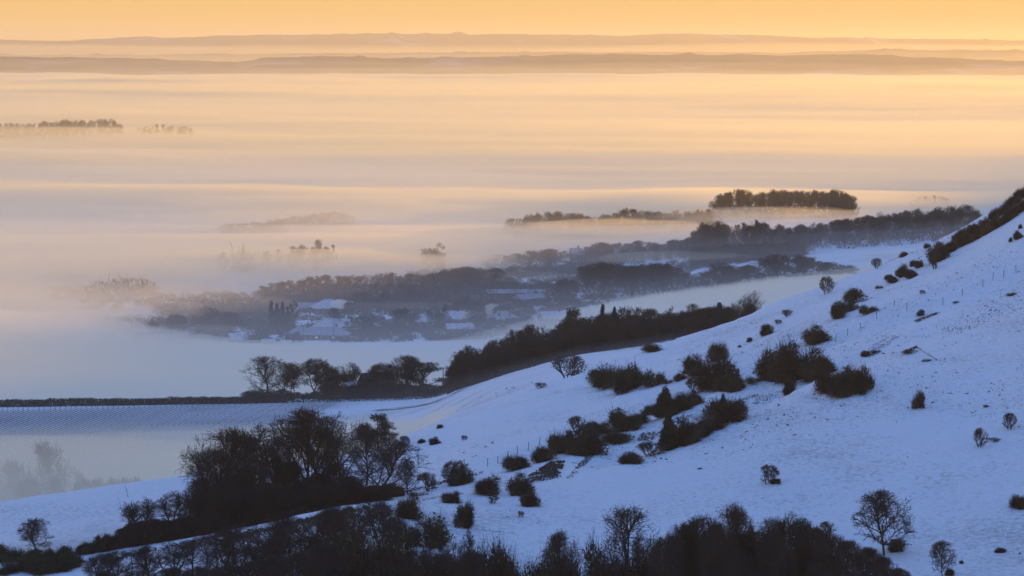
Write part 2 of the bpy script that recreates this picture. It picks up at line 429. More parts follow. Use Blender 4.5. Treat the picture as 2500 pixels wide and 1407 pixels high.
def wisp(px, d, z, wpx, ry, rz, seed, dens=.006):
    """a torn lens of fog lying low over the land"""
    r = ray(px, 600); n, m = 48, 14; V = []
    for i in range(n):
        a = 2 * math.pi * i / n
        for j in range(m + 1):
            t = j / m * math.pi
            k = 1 + .35 * float(vnoise(np.array(math.cos(a) * 1.6 + seed), np.array(math.sin(a) * 1.6 + t), seed)) + .18 * float(vnoise(np.array(math.cos(a) * 5 + seed), np.array(math.sin(a) * 5), seed + 3))
            x = math.sin(t) * math.cos(a) * wpx * d / F / 2 * k; y = math.sin(t) * math.sin(a) * ry * k
            zz = math.cos(t) * rz * (1 + .45 * float(vnoise(np.array(x / 28), np.array(y / 22), seed + 5)))
            V.append((r[0] * d + x, r[1] * d + y + x * .15, z + zz))
    Fs = [(i * (m + 1) + j, i * (m + 1) + j + 1, ((i + 1) % n) * (m + 1) + j + 1, ((i + 1) % n) * (m + 1) + j) for i in range(n) for j in range(m)]
    tag(mesh_obj('fog', V, Fs, vol('fog_wisp', FOGC, dens, .45)), kind='stuff')
for k, a in enumerate([(760, 1800, 13, 760, 46, 4.5), (1120, 1835, 12, 360, 30, 3.5), (330, 1760, 12, 520, 50, 5), (1500, 2010, 22, 560, 50, 5), (1850, 2150, 22, 620, 60, 4.5), (1290, 2080, 15, 420, 50, 4),
                       (1650, 1700, 24, 420, 25, 3), (1240, 1700, 12, 300, 22, 3), (980, 1570, 7, 280, 14, 2), (560, 1560, 9, 320, 22, 4), (420, 1400, 9, 420, 30, 4), (1760, 1440, 22, 560, 30, 4), (700, 2350, 20, 700, 60, 5), (1000, 2300, 18, 500, 60, 4), (720, 2160, 20, 760, 40, 5), (300, 1520, 10, 420, 30, 5), (480, 1620, 10, 360, 24, 4)]):
    wisp(*a, seed=k + 3)

hz = vol('haze', (.99, .93, .80), 5.0e-5, 0.45)
HB = (-24500, -60, -30, 24500, 26700, 216)
x0, y0, z0, x1, y1, z1 = HB
hv = [(x0, y0, z0), (x1, y0, z0), (x1, y1, z0), (x0, y1, z0), (x0, y0, z1), (x1, y0, z1), (x1, y1, z1), (x0, y1, z1)]
haze = mesh_obj('haze', hv, [(0, 3, 2, 1), (4, 5, 6, 7), (0, 1, 5, 4), (1, 2, 6, 5), (2, 3, 7, 6), (3, 0, 4, 7)], hz)
tag(haze, kind='stuff')

# ------------------------------------------------------------------ vegetation builders
BARK = mat('bark', (.036, .032, .030), noise=(2.5, (.055, .048, .043), .4, .65))
TWIG = mat('twigs', (.040, .035, .034), noise=(.5, (.060, .049, .043), .4, .62))
TWIG_RED = mat('twigs_with_dead_leaves', (.062, .040, .030), noise=(.6, (.042, .034, .030), .4, .6))
TWIG_PALE = mat('pale_twigs', (.13, .11, .11), noise=(.8, (.07, .06, .06), .4, .6))
HOLLY = mat('evergreen_leaves', (.018, .026, .020), rough=.6, noise=(.7, (.035, .042, .028), .4, .65))
THORN = mat('thorn_leaves', (.026, .026, .022), noise=(.7, (.075, .062, .042), .45, .60))
GORSE = mat('gorse_leaves', (.030, .036, .022), noise=(.6, (.085, .075, .042), .45, .60))
SNOWDUST = mat('snow_dusting', (.7, .71, .74))

def tubes(segs, sides=3):
    """segs: rows of p0(3) p1(3) r0 r1 -> prism mesh arrays"""
    s = np.array(segs, float)
    p0, p1, r0, r1 = s[:, 0:3], s[:, 3:6], s[:, 6], s[:, 7]
    d = p1 - p0; d /= np.linalg.norm(d, axis=1)[:, None] + 1e-9
    up = np.where(np.abs(d[:, 2:3]) > .9, np.array([[1., 0, 0]]), np.array([[0, 0, 1.]]))
    u = np.cross(d, up); u /= np.linalg.norm(u, axis=1)[:, None]; v = np.cross(d, u)
    V = []
    for p, r in ((p0, r0), (p1, r1)):
        for k in range(sides):
            a = 2 * math.pi * k / sides
            V.append(p + (u * math.cos(a) + v * math.sin(a)) * r[:, None])
    V = np.stack(V, 1)
    n = len(s); base = (np.arange(n) * sides * 2)[:, None]
    Fc = [base + np.array([[k, (k + 1) % sides, sides + (k + 1) % sides, sides + k]]) for k in range(sides)]
    return V.reshape(-1, 3), np.concatenate(Fc)

def leaves(P, size, rng, flat=0.0):
    """small four-cornered leaf sprays at points P"""
    n = len(P)
    a = rng.normal(size=(n, 3)); a /= np.linalg.norm(a, axis=1)[:, None]
    b = rng.normal(size=(n, 3)); b -= (b * a).sum(1)[:, None] * a; b /= np.linalg.norm(b, axis=1)[:, None]
    a[:, 2] *= 1 - flat; b[:, 2] *= 1 - flat
    s = (np.asarray(size) * rng.uniform(.6, 1.4, n))[:, None]
    V = np.stack([P - a * s, P - b * s * .45, P + a * s, P + b * s * .45], 1).reshape(-1, 3)
    return V, np.arange(n * 4).reshape(n, 4)

def joinm(parts):
    V, Fc, o = [], [], 0
    for v, f in parts:
        V.append(v); Fc.append(f + o); o += len(v)
    return np.concatenate(V), np.concatenate(Fc)

def bare_tree(seed, H=1.0, W=0.8, base=.25, limbs=8, nb=8, nt_=7, nf=5, rt=.0022, trunk=.022, droop=0.0, lean=0.0, fill=1.0, stems=1):
    """unit tree: trunk+limbs segments and twig segments. Crown is an ellipsoid of width W"""
    rng = random.Random(seed)
    c = Vector((lean * .5, 0, H * (base * .55 + .5) * 1.0)); rz = H - c.z; rx = W / 2
    def inside(p):
        q = p - c
        rzz = rz if q.z > 0 else (c.z - base * H * .5)
        return (q.x / rx) ** 2 + (q.y / rx) ** 2 + (q.z / rzz) ** 2
    big, fine = [], []
    def rnd(): return Vector((rng.gauss(0, 1), rng.gauss(0, 1), rng.gauss(0, 1)))
    def grow(p, d, ln, r, lv, ns):
        pts = [p]; step = ln / ns
        for i in range(ns):
            up = .10 if lv < 3 else .05
            d = (d + rnd() * (.13 if lv < 2 else .2) + Vector((0, 0, up - droop * (i / ns)))).normalized()
            q = p + d * step
            if lv > 0 and inside(q) > (1.0 + rng.random() * .5 if lv > 2 else .75 + rng.random() * .35): break
            rr = r * (1 - .75 * (i + 1) / ns) + .0006
            (big if lv < 2 else fine).append((*p, *q, r * (1 - .75 * i / ns) + .0006, rr))
            p = q; pts.append((q.copy(), d.copy(), rr, (i + 1) / ns))
        return pts[1:]
    def side(d, ang):
        o = rnd(); o = (o - o.dot(d) * d).normalized()
        return (d * math.cos(ang) + o * math.sin(ang)).normalized()
    for st in range(stems):
        off = Vector((rng.uniform(-1, 1), rng.uniform(-1, 1), 0)) * (.03 if stems > 1 else 0) * stems
        td = Vector((lean * .6 + off.x * 3, off.y * 3, 1)).normalized()
        tr = grow(off.copy(), td, H * .80 / max(td.z, .5), trunk, 0, 9)
        nodes = [n for n in tr if n[3] > base]
        L1 = []
        for k in range(limbs):
            n = nodes[min(int(len(nodes) * (k / limbs) ** 1.25), len(nodes) - 1)]
            az = k * 2.4 + rng.uniform(-.4, .4)
            h = n[3]
            el = R(28 + 42 * (h - base) / (1 - base) + rng.uniform(-8, 12))
            dd = Vector((math.cos(az) * math.cos(el), math.sin(az) * math.cos(el), math.sin(el)))
            L1.append(grow(n[0], dd, max(W * .58, H * .3) * rng.uniform(.8, 1.1), trunk * .52, 1, 6))
        L1.append(tr[-4:])
        for l1 in L1:
            if not l1: continue
            for j in range(nb):
                n = l1[min(int(len(l1) * (j + .6) / nb), len(l1) - 1)]
                b = grow(n[0], side(n[1], R(rng.uniform(28, 60))), W * .30 * rng.uniform(.6, 1.2), max(n[2] * .55, rt * 2.2), 2, 4)
                if not b: continue
                for _ in range(nt_):
                    m = b[rng.randrange(len(b))]
                    t = grow(m[0], side(m[1], R(rng.uniform(22, 62))), W * .16 * rng.uniform(.6, 1.3), rt * 1.4, 3, 3)
                    if not t: continue
                    for _ in range(nf):
                        q = t[rng.randrange(len(t))]
                        grow(q[0], side(q[1], R(rng.uniform(18, 60))), W * .085 * rng.uniform(.5, 1.3), rt, 4, 2)
    return big, fine

def blob_points(rng, blobs, n, shell=.55):
    w = np.array([b[3] * b[4] * b[5] for b in blobs]) ** (2 / 3.); w /= w.sum()
    k = rng.choice(len(blobs), n, p=w)
    B = np.array(blobs)[k]
    d = rng.normal(size=(n, 3)); d /= np.linalg.norm(d, axis=1)[:, None]
    r = rng.uniform(shell, 1.05, n) + rng.normal(0, .05, n)
    return B[:, :3] + d * B[:, 3:6] * r[:, None], d

PROTO = {}
def proto(kind, i, parts):
    """parts: list of (name, (V, F), material). The first placement of a kind creates the meshes; copies share them"""
    ms = []
    for nm, (V, Fc), m in parts:
        me = bpy.data.meshes.new(kind + '_' + nm)
        V = np.asarray(V, np.float32); n, k = Fc.shape
        me.vertices.add(len(V)); me.vertices.foreach_set('co', V.ravel())
        me.loops.add(n * k); me.loops.foreach_set('vertex_index', Fc.astype(np.int32).ravel())
        me.polygons.add(n); me.polygons.foreach_set('loop_start', np.arange(0, n * k, k, dtype=np.int32))
        me.update(calc_edges=True); me.materials.append(m)
        ms.append((nm, me))
    PROTO.setdefault(kind, []).append(ms)

for i in range(6):   # detailed bare trees, height 1
    W_ = (.85, .95, .75, .9, .8, 1.0)[i]
    b, f = bare_tree(100 + i, W=W_, base=(.2, .16, .25, .14, .22, .12)[i], limbs=9, nb=8, nt_=7, nf=5, rt=.00115, stems=(1, 1, 1, 2, 1, 2)[i])
    proto('bare_tree', i, [('trunk', tubes(b, 5), BARK), ('crown', tubes(f), TWIG)])
for i in range(3):   # leaning, with rusty leaves left
    b, f = bare_tree(130 + i, W=.95, base=.15, limbs=10, nb=9, nt_=8, nf=5, rt=.0012, lean=(.0, .0, .75)[i])
    rng = np.random.default_rng(i)
    fs = np.array(f); P = fs[rng.integers(len(fs) // 4, len(fs), 1500), 3:6]
    proto('leafy_tree', i, [('trunk', tubes(b, 5), BARK), ('crown', joinm([tubes(f), leaves(P, .010, rng)]), TWIG_RED if i < 2 else TWIG)])
for i in range(3):   # slender multi-stem
    b, f = bare_tree(150 + i, W=.5, base=.28, limbs=7, nb=7, nt_=6, nf=5, rt=.0014, trunk=.013, stems=3)
    proto('slender_tree', i, [('trunk', tubes(b, 4), BARK), ('crown', tubes(f), TWIG)])
for i in range(3):   # small neat roadside tree
    b, f = bare_tree(160 + i, W=.72, base=.16, limbs=12, nb=8, nt_=6, nf=5, rt=.0020, trunk=.018)
    proto('young_tree', i, [('trunk', tubes(b, 4), BARK), ('crown', tubes(f), TWIG)])
for i in range(5):   # trees of a wood, seen from far: fewer, thicker sprays
    b, f = bare_tree(180 + i, W=(.62, .7, .55, .75, .66)[i], base=(.2, .1, .3, .12, .25)[i], limbs=8, nb=6, nt_=6, nf=5, rt=.0032, trunk=.016)
    proto('wood_tree', i, [('trunk', tubes(b, 3), BARK), ('crown', tubes(f), TWIG)])
for i in range(2):
    b, f = bare_tree(195 + i, W=.7, base=.15, limbs=8, nb=6, nt_=6, nf=5, rt=.0030, trunk=.016)
    proto('pale_tree', i, [('trunk', tubes(b, 3), TWIG_PALE), ('crown', tubes(f), TWIG_PALE)])
for i in range(3):   # poplar
    b, f = bare_tree(200 + i, W=(.2, .26, .17)[i], base=.1, limbs=16, nb=5, nt_=5, nf=3, rt=.0032, trunk=.013)
    proto('poplar', i, [('trunk', tubes(b, 3), BARK), ('crown', tubes(f), TWIG)])

def lumps(rs, n, spread, top=1.0):
    B = []
    for _ in range(n):
        a = rs.uniform(0, 2 * math.pi); r = spread * math.sqrt(rs.uniform(0, 1))
        s = rs.uniform(.26, .46)
        z = rs.uniform(.22, .95) * (1 - (r / (spread + .25)) ** 2) * top
        B.append((r * math.cos(a), r * math.sin(a), max(z - s * .2, s * .55), s, s, s * rs.uniform(.7, 1.0)))
    return B
def bush(seed, mat_, n=4000, twigs=1300, leaf=.032, spread=.62, stems_n=12, cone=False, top=1.0):
    """unit bush: radius about 1, height about 1.2"""
    rs = random.Random(seed); rng = np.random.default_rng(seed)
    B = lumps(rs, 13, spread, top)
    if cone:
        B = [(rs.uniform(-.12, .12), rs.uniform(-.12, .12), z, .62 * (1.12 - z / 1.6), .62 * (1.12 - z / 1.6), .3) for z in (.25, .45, .7, .9, 1.1, 1.3, 1.45)]
    P, d = blob_points(rng, B, n)
    ok = P[:, 2] > -.05; P = P[ok]; d = d[ok]
    core, _ = blob_points(rng, B, n // 5, .15)
    lv = leaves(P, leaf, rng); lc = leaves(core[core[:, 2] > 0], leaf * 2.4, rng)
    ix = rng.integers(0, len(P), twigs); q = P[ix]
    out = d[ix] + np.array([0, 0, .45]) + rng.normal(0, .35, (twigs, 3)); out /= np.linalg.norm(out, axis=1)[:, None]
    ln = rng.uniform(.06, .34, twigs)[:, None]
    sg = np.concatenate([q - out * .1, q + out * ln, np.full((twigs, 1), .006), np.full((twigs, 1), .0025)], 1)
    tip = leaves((q + out * ln * rng.uniform(.3, 1, (twigs, 1))), leaf * .6, rng)
    st = []
    for _ in range(stems_n):
        b = B[rs.randrange(len(B))]; p = Vector((rs.uniform(-.15, .15), rs.uniform(-.15, .15), -.12)); e = Vector(b[:3]) * .95
        m = (p + e) / 2 + Vector((rs.uniform(-.1, .1), rs.uniform(-.1, .1), .05))
        st += [(*p, *m, .03, .02), (*m, *e, .02, .01)]
    return [('foliage', joinm([lv, lc, tubes(sg), tip]), mat_), ('stems', tubes(st, 4), BARK)]
for i in range(5): proto('thorn_bush', i, bush(300 + i, THORN))
for i in range(3): proto('gorse_bush', i, bush(320 + i, GORSE, leaf=.028, twigs=700))
for i in range(2): proto('holly_tree', i, bush(340 + i, HOLLY, cone=True, n=6500, leaf=.035, twigs=500))
for i in range(2): proto('low_scrub', i, bush(350 + i, THORN, n=1600, twigs=500, leaf=.03, spread=.9, top=.7))
for i in range(4):   # thicket of upright twigs: dense at the foot, feathery on top
    parts = bush(360 + i, TWIG, n=1800, twigs=200, leaf=.03, top=.7)
    b, f = bare_tree(370 + i, H=1.7, W=1.7, base=.05, limbs=12, nb=7, nt_=7, nf=5, rt=.0036, trunk=.02, stems=2)
    proto('thicket', i, [('twigs', joinm([parts[0][1], tubes(f)]), TWIG), ('stems', joinm([tubes(b, 4)]), BARK)])
def bare_shrub(seed):
    return bare_tree(seed, W=1.15, base=.05, limbs=4, nb=4, nt_=4, nf=3, rt=.006, trunk=.02, stems=6)
for i in range(3):
    b, f = bare_shrub(390 + i)
    proto('bare_shrub', i, [('stems', tubes(b, 4), BARK), ('twigs', tubes(f), TWIG)])
b, f = bare_shrub(399)
rng = np.random.default_rng(9); fs = np.array(f)
proto('frosted_shrub', 0, [('stems', tubes(b, 4), BARK), ('twigs', tubes(f), TWIG), ('snow_dusting', leaves(fs[rng.integers(0, len(fs), 500), 3:6], .012, rng), SNOWDUST)])

def conifer(seed, mat_=HOLLY, pine=False):
    rs = random.Random(seed); rng = np.random.default_rng(seed)
    st = [(0, 0, -.05, 0, 0, .9, .022, .006)]
    B = []
    if pine:
        for k in range(15):
            z = rs.uniform(.42, .93); a = rs.uniform(0, 6.28); r = rs.uniform(.05, .40) * (1.1 - max(0, z - .6) * 1.6)
            s = rs.uniform(.09, .16); B.append((r * math.cos(a), r * math.sin(a), z, s, s, s * .55))
            st.append((0, 0, z * .6, r * math.cos(a), r * math.sin(a), z - .02, .01, .005))
        P, d = blob_points(rng, B, 5200, .3); V = leaves(P, .014, rng)
    else:
        P = []
        for k in range(26):
            z = .1 + .86 * k / 26; rad = .27 * (1 - (z - .1) / .92) * rs.uniform(.85, 1.15)
            for _ in range(9):
                a = rs.uniform(0, 6.28); st.append((0, 0, z, rad * math.cos(a), rad * math.sin(a), z - rad * .18, .005, .002))
                t = rng.uniform(.1, 1, 20)
                P.append(np.stack([rad * t * math.cos(a), rad * t * math.sin(a), z - rad * .18 * t - .01], 1) + rng.normal(0, .014, (20, 3)))
        V = leaves(np.concatenate(P), .02, rng)
    return [('trunk', tubes(st, 4), BARK), ('foliage', V, mat_)]
for i in range(2): proto('spruce', i, conifer(400 + i))
for i in range(2): proto('pine', i, conifer(410 + i, pine=True))
def evergreen(seed, squat=1.0):
    rs = random.Random(seed); rng = np.random.default_rng(seed)
    B = []
    for k in range(22):
        z = rs.uniform(.15, .92); env = .36 * math.sqrt(max(0, 1 - ((z - .45) / .56) ** 2)) * squat
        a = rs.uniform(0, 6.28); r = env * rs.uniform(.3, .8); s = rs.uniform(.1, .17)
        B.append((r * math.cos(a), r * math.sin(a), z, s, s, s))
    P, d = blob_points(rng, B, 5200, .3)
    return [('trunk', tubes([(0, 0, -.05, 0, 0, .8, .03, .008)], 5), BARK), ('foliage', leaves(P, .018, rng), HOLLY)]
for i in range(3): proto('evergreen_tree', i, evergreen(420 + i, (1, 1.15, .85)[i]))

CAT = dict(bare_tree='tree', leafy_tree='tree', slender_tree='tree', young_tree='tree', wood_tree='tree', pale_tree='tree', poplar='poplar', thorn_bush='bush',
           gorse_bush='bush', holly_tree='bush', low_scrub='scrub', thicket='thicket', bare_shrub='shrub', frosted_shrub='shrub', spruce='conifer', pine='pine', evergreen_tree='tree')
rnd_ = random.Random(5)
def plant(kind, loc, sx, sz, label, group=None, var=None, rz=None, tilt=0.0):
    """a thing (Empty at its base) with one child per part"""
    ps = PROTO[kind]; ms = ps[(var if var is not None else rnd_.randrange(len(ps))) % len(ps)]
    o = bpy.data.objects.new(kind, None); COL.objects.link(o); o.empty_display_size = .3
    o.location = loc; o.rotation_euler = (0, tilt, rz if rz is not None else rnd_.uniform(0, 6.28)); o.scale = (sx, sx, sz)
    tag(o, label, CAT[kind], group)
    for nm, me in ms:
        c = bpy.data.objects.new(nm, me); COL.objects.link(c); c.parent = o
    return o
EXT = {}
for kd_, vs in PROTO.items():
    for vi, ms in enumerate(vs):
        P = []
        for nm, me in ms:
            a = np.zeros(len(me.vertices) * 3, np.float32); me.vertices.foreach_get('co', a); P.append(a.reshape(-1, 3))
        P = np.concatenate(P)
        wx = np.percentile(P[:, 0], 99.3) - np.percentile(P[:, 0], .7); wy = np.percentile(P[:, 1], 99.3) - np.percentile(P[:, 1], .7)
        EXT[kd_, vi] = ((wx + wy) / 2, float(np.percentile(P[:, 2], 99.6)))
def pick(kind, var):
    n = len(PROTO[kind])
    return (var if var is not None else rnd_.randrange(n)) % n
def on(kind, px, py, wpx, hpx, label, group=None, sink=.0, var=None, **k):
    """stands on the land seen at (px, py) and is wpx by hpx big there"""
    p = hit(px, py); d = math.hypot(p.x, p.y); m = d / F
    p.z -= sink + .1 * wpx * m * .3
    v = pick(kind, var); uw, uh = EXT[kind, v]
    return plant(kind, p, wpx * m / uw, hpx * m * 1.06 / uh, label, group, var=v, **k)
def off(kind, px, top, d, wpx, label, group=None, var=None, **k):
    """stands on the land at distance d, its top at row top"""
    p = at(px, d, top); r = ray(px, top); ht = CAMZ + r[2] * d - p.z
    ht = max(ht, 2.0)
    v = pick(kind, var); uw, uh = EXT[kind, v]; wm = min(wpx * d / F, ht * (1.6 if kind in ('thicket', 'thorn_bush', 'gorse_bush') else 1.15))
    return plant(kind, p, wm / uw, ht / uh, label, group, var=v, **k)

ORD = 'first second third fourth fifth sixth seventh eighth ninth tenth eleventh twelfth thirteenth fourteenth fifteenth sixteenth seventeenth eighteenth nineteenth twentieth twenty-first twenty-second twenty-third twenty-fourth twenty-fifth twenty-sixth twenty-seventh twenty-eighth twenty-ninth thirtieth'.split()
def number(objs, what):
    """labels that count a row of look-alikes from the left"""
    for k, o in enumerate(sorted(objs, key=lambda o: o.location.x / o.location.y)):
        o['label'] = ORD[k] + ' from the left of ' + what

# ------------------------------------------------------------------ bushes on the open hillside
T, G, S, Hh, B_, Th = 'thorn_bush', 'gorse_bush', 'low_scrub', 'holly_tree', 'bare_shrub', 'thicket'
HILL = [
 (B_, 2284, 657, 26, 42, 'twiggy shrub hanging at the lower end of the dark hedge on the ridge'),
 (T, 2283, 640, 40, 46, 'dense dark thorn at the lower tip of the ridge hedge'),
 (T, 2230, 651, 17, 15, 'left of two small round bushes below the tip of the ridge hedge'),
 (T, 2244, 654, 17, 19, 'right of two small round bushes below the tip of the ridge hedge'),
 (T, 2203, 676, 28, 30, 'spiky thorn, tallest of the loose group of four below the ridge'),
 (T, 2226, 679, 26, 20, 'broad spiky thorn on the right of the loose group below the ridge'),
 (T, 2169, 682, 16, 12, 'smallest thorn on the left of the loose group below the ridge'),
 (T, 2181, 691, 28, 17, 'low wide thorn at the foot of the loose group below the ridge'),
 (S, 2147, 705, 16, 9, 'small low scrub downhill from the loose thorn group'),
 (B_, 2140, 656, 22, 24, 'windswept shrub standing on the ridge skyline'),
 (T, 2205, 628, 20, 13, 'small dark bush on the skyline above the windswept shrub'),
 (T, 2262, 607, 14, 12, 'tiny bush on the skyline just before the ridge hedge'),
 (B_, 2019, 718, 30, 40, 'oval twiggy shrub just under the skyline, white hill behind it'),
 (G, 2086, 740, 56, 34, 'smooth rounded black gorse bush high on the slope'),
 (G, 2066, 762, 50, 26, 'gorse bush touching the underside of the smooth rounded one'),
 (G, 2044, 777, 36, 34, 'ragged gorse at the lower end of the chain below the rounded bush'),
 (G, 2120, 765, 38, 19, 'low wedge shaped gorse alone right of the gorse chain'),
 (T, 2247, 770, 18, 14, 'small black ball of thorn alone on the upper white slope'),
 (B_, 2251, 718, 12, 9, 'tiny twiggy shrub above the lone black ball of thorn'),
 (T, 2491, 559, 9, 11, 'tiny bush near the right edge, upper one of three'),
 (T, 2486, 584, 19, 20, 'dark bush near the right edge, biggest of three'),
 (T, 2467, 591, 9, 11, 'tiny bush near the right edge, leftmost of three'),
 (S, 2333, 741, 12, 7, 'small tuft of scrub at the top end of the dead grass strip'),
 (S, 2471, 722, 24, 9, 'flat scrub in the snow near the upper right edge'),
 (B_, 1922, 773, 26, 16, 'open sparse shrub below the skyline, thin and see-through'),
 (B_, 1899, 792, 16, 11, 'small sparse shrub downhill of the open sparse one'),
 (T, 1870, 818, 31, 27, 'leaning dark thorn standing alone on the smooth upper slope'),
 (T, 1829, 835, 13, 11, 'very small dark bush left of the leaning thorn'),
 (S, 1805, 849, 9, 8, 'faint speck of scrub below the very small dark bush'),
 (T, 1983, 836, 52, 40, 'broad thorn leaning uphill on the lip above the big bush mass'),
 (T, 1757, 880, 42, 43, 'upright thorn standing at the top of the middle bush group'),
 (T, 1697, 918, 54, 52, 'round dense thorn at the upper left of the middle bush group'),
 (T, 1752, 948, 92, 78, 'largest thorn in the middle bush group'),
 (T, 1788, 955, 50, 44, 'rounded thorn at the right foot of the largest thorn'),
 (B_, 1704, 958, 46, 38, 'lighter twiggy shrub at the left foot of the largest thorn'),
 (T, 1661, 929, 26, 17, 'small twiggy bush between the gorse bank and the middle group'),
 (S, 1632, 937, 24, 11, 'flat low scrub right of the gorse bank'),
 (G, 1462, 943, 54, 42, 'left end bush of the long black gorse bank'),
 (G, 1492, 947, 66, 54, 'second bush of the long black gorse bank'),
 (G, 1524, 958, 66, 66, 'tallest bush in the long black gorse bank, reaching furthest down'),
 (G, 1552, 944, 48, 46, 'right end bush of the long black gorse bank'),
 (G, 1596, 943, 46, 37, 'separate round gorse just right of the long gorse bank'),
 (G, 1589, 858, 50, 20, 'flat topped gorse lying on the near edge of the hill shelf'),
 (T, 1866, 925, 62, 66, 'left bush of the big dark mass high on the slope'),
 (T, 1900, 925, 62, 78, 'second bush of the big dark mass high on the slope'),
 (T, 1937, 930, 76, 92, 'tallest bush in the middle of the big dark mass'),
 (T, 1978, 928, 66, 74, 'right bush of the big dark mass, level with its tallest one'),
 (T, 2012, 915, 44, 42, 'smaller bush joining the big dark mass to the one right of it'),
 (S, 1845, 935, 46, 18, 'low scrub at the left foot of the big dark mass'),
 (T, 1925, 963, 30, 40, 'narrow dark bush alone in the snow below the big dark mass'),
 (T, 2022, 955, 64, 56, 'left bush of the wide thorn group right of the big mass'),
 (T, 2052, 966, 60, 56, 'middle bush of the wide thorn group, lowest on the slope'),
 (T, 2080, 955, 52, 56, 'third bush of the wide thorn group'),
 (T, 2108, 958, 50, 62, 'right bush of the wide thorn group, standing on a bare stem'),
 (Hh, 1618, 1018, 56, 66, 'pointed evergreen bush at the left end of the middle hedge line'),
 (T, 1652, 1008, 62, 48, 'round thorn beside the pointed evergreen bush'),
 (T, 1685, 990, 54, 34, 'low thorn closing the gap up to the middle bush group'),
 (T, 1590, 1012, 40, 24, 'low thorn at the left foot of the pointed evergreen bush'),
 (G, 1522, 1052, 80, 54, 'pale brown rounded gorse dome on the terrace'),
 (T, 1463, 1058, 60, 30, 'low thorn filling in left of the pale brown dome'),
 (T, 1572, 1034, 50, 24, 'low thorn trailing uphill right of the pale brown dome'),
 (T, 1497, 1078, 70, 24, 'flat black thorn mat on the snow under the pale brown dome'),
 (T, 1375, 1106, 62, 54, 'left bush of the big black clump on the terrace'),
 (T, 1410, 1108, 82, 66, 'tallest bush of the big black clump on the terrace'),
 (T, 1438, 1090, 48, 48, 'right bush of the big black clump on the terrace'),
 (B_, 1411, 1060, 42, 42, 'pale twiggy shrub rising out of the top of the black clump'),
 (T, 1320, 1127, 55, 36, 'dark bush next downhill from the big black clump'),
 (T, 1259, 1148, 55, 36, 'dark bush second downhill from the big black clump'),
 (Hh, 1636, 1098, 46, 82, 'spiky evergreen at the left end of the lower hedge line'),
 (T, 1668, 1090, 62, 66, 'dark thorn behind the spiky evergreen in the lower hedge line'),
 (T, 1702, 1068, 62, 40, 'low thorn in the middle of the lower hedge line'),
 (T, 1738, 1050, 60, 30, 'low thorn linking the lower hedge line to its right hand bush'),
 (T, 1778, 1030, 88, 58, 'big right hand bush of the lower hedge line'),
 (Hh, 1768, 1008, 24, 42, 'small spire sticking out of the big right hand bush'),
 (T, 1812, 1008, 46, 30, 'low end bush uphill of the big right hand bush'),
 (T, 1541, 1131, 50, 27, 'black pointed bush at the lowest end of the lower hedge line'),
 (B_, 1588, 1114, 56, 34, 'sparse twiggy shrub between the pointed bush and the spiky evergreen'),
 (T, 1117, 1186, 36, 50, 'ivy dark upright thorn on the terrace with arching twigs'),
 (B_, 1114, 1184, 58, 56, 'arching twigs around the ivy dark thorn on the terrace'),
 (T, 1148, 1178, 46, 21, 'black wedge of thorn just right of the arching twigs'),
 (B_, 1045, 1200, 46, 44, 'open sparse shrub right of the little bare tree'),
 (T, 957, 1214, 40, 32, 'dark bush left of the little bare tree'),
 (S, 1025, 1210, 50, 10, 'low scrub along the track under the open sparse shrub'),
 (T, 1106, 1228, 44, 29, 'thorn bush on the bank below the arching twigs'),
 (T, 1208, 1203, 62, 40, 'wide ragged thorn left of the black pillar bush'),
 (T, 1261, 1207, 50, 50, 'black pillar bush at the left end of the dead grass bank'),
 (T, 1290, 1234, 38, 40, 'bush leaning down from the black pillar bush'),
 (B_, 1201, 1230, 28, 30, 'little rounded twiggy shrub under the wide ragged thorn'),
 (T, 1007, 1262, 58, 50, 'black dome shaped bush left of the snow bank'),
 (T, 1133, 1287, 42, 60, 'tall black egg shaped bush alone in the snow'),
 (G, 1046, 1335, 84, 76, 'big olive brown bush under the black dome'),
 (B_, 1271, 1264, 14, 15, 'tiny dry shrub alone in the snow below the terrace'),
 (B_, 987, 1092, 22, 26, 'upright small shrub in the snow right of the black pine'),
 (T, 1073, 1046, 15, 10, 'speck of a bush near the lower end of the skyline'),
 (T, 1032, 1082, 15, 10, 'left of two little bushes below the lower skyline'),
 (T, 1061, 1084, 23, 17, 'right and larger of two little bushes below the lower skyline'),
 (B_, 1133, 1075, 14, 11, 'small dry shrub right of the two little bushes'),
 (T, 2241, 996, 30, 40, 'lone black oval bush in the middle of the wide white slope'),
 (S, 2406, 994, 14, 7, 'tiny scrub tuft right of the lone black oval bush'),
 (B_, 2465, 1049, 28, 38, 'bare fan shaped shrub near the right edge, upper one'),
 (B_, 2394, 1092, 28, 44, 'bare fan shaped shrub with thin upright stems, lower one'),
 (S, 2426, 1076, 30, 8, 'dead bracken beside the lower fan shaped shrub'),
 (B_, 1877, 1182, 38, 44, 'crooked little thorn tree alone on the white slope'),
 (T, 1896, 1179, 26, 11, 'dark low bush trailing right of the crooked little thorn'),
 (T, 2484, 1240, 38, 30, 'knotty bush at the right edge halfway up the near slope'),
 (T, 2442, 1348, 26, 11, 'flat dark bush low on the near slope at the right'),
 (S, 1708, 1146, 10, 5, 'tiny dark tuft left of the crooked thorn tree'),
 (B_, 2019, 1312, 34, 36, 'small bare shrub in the snow above the dark thicket'),
 (T, 2347, 1376, 9, 8, 'tiny ball of scrub beside the slim tree at the lower right'),
 (S, 2226, 861 + 0, 40, 8, 'strip of scrub in the snow above the scar in the slope'),
 (T, 2114, 870, 22, 14, 'small black bush in the dead grass above the wide thorn group'),
 (S, 2140, 862, 26, 9, 'ragged scrub just right of the small black bush in the dead grass'),
 (S, 2262, 882, 20, 6, 'thin scrub patch right of the diagonal scar in the snow'),
]
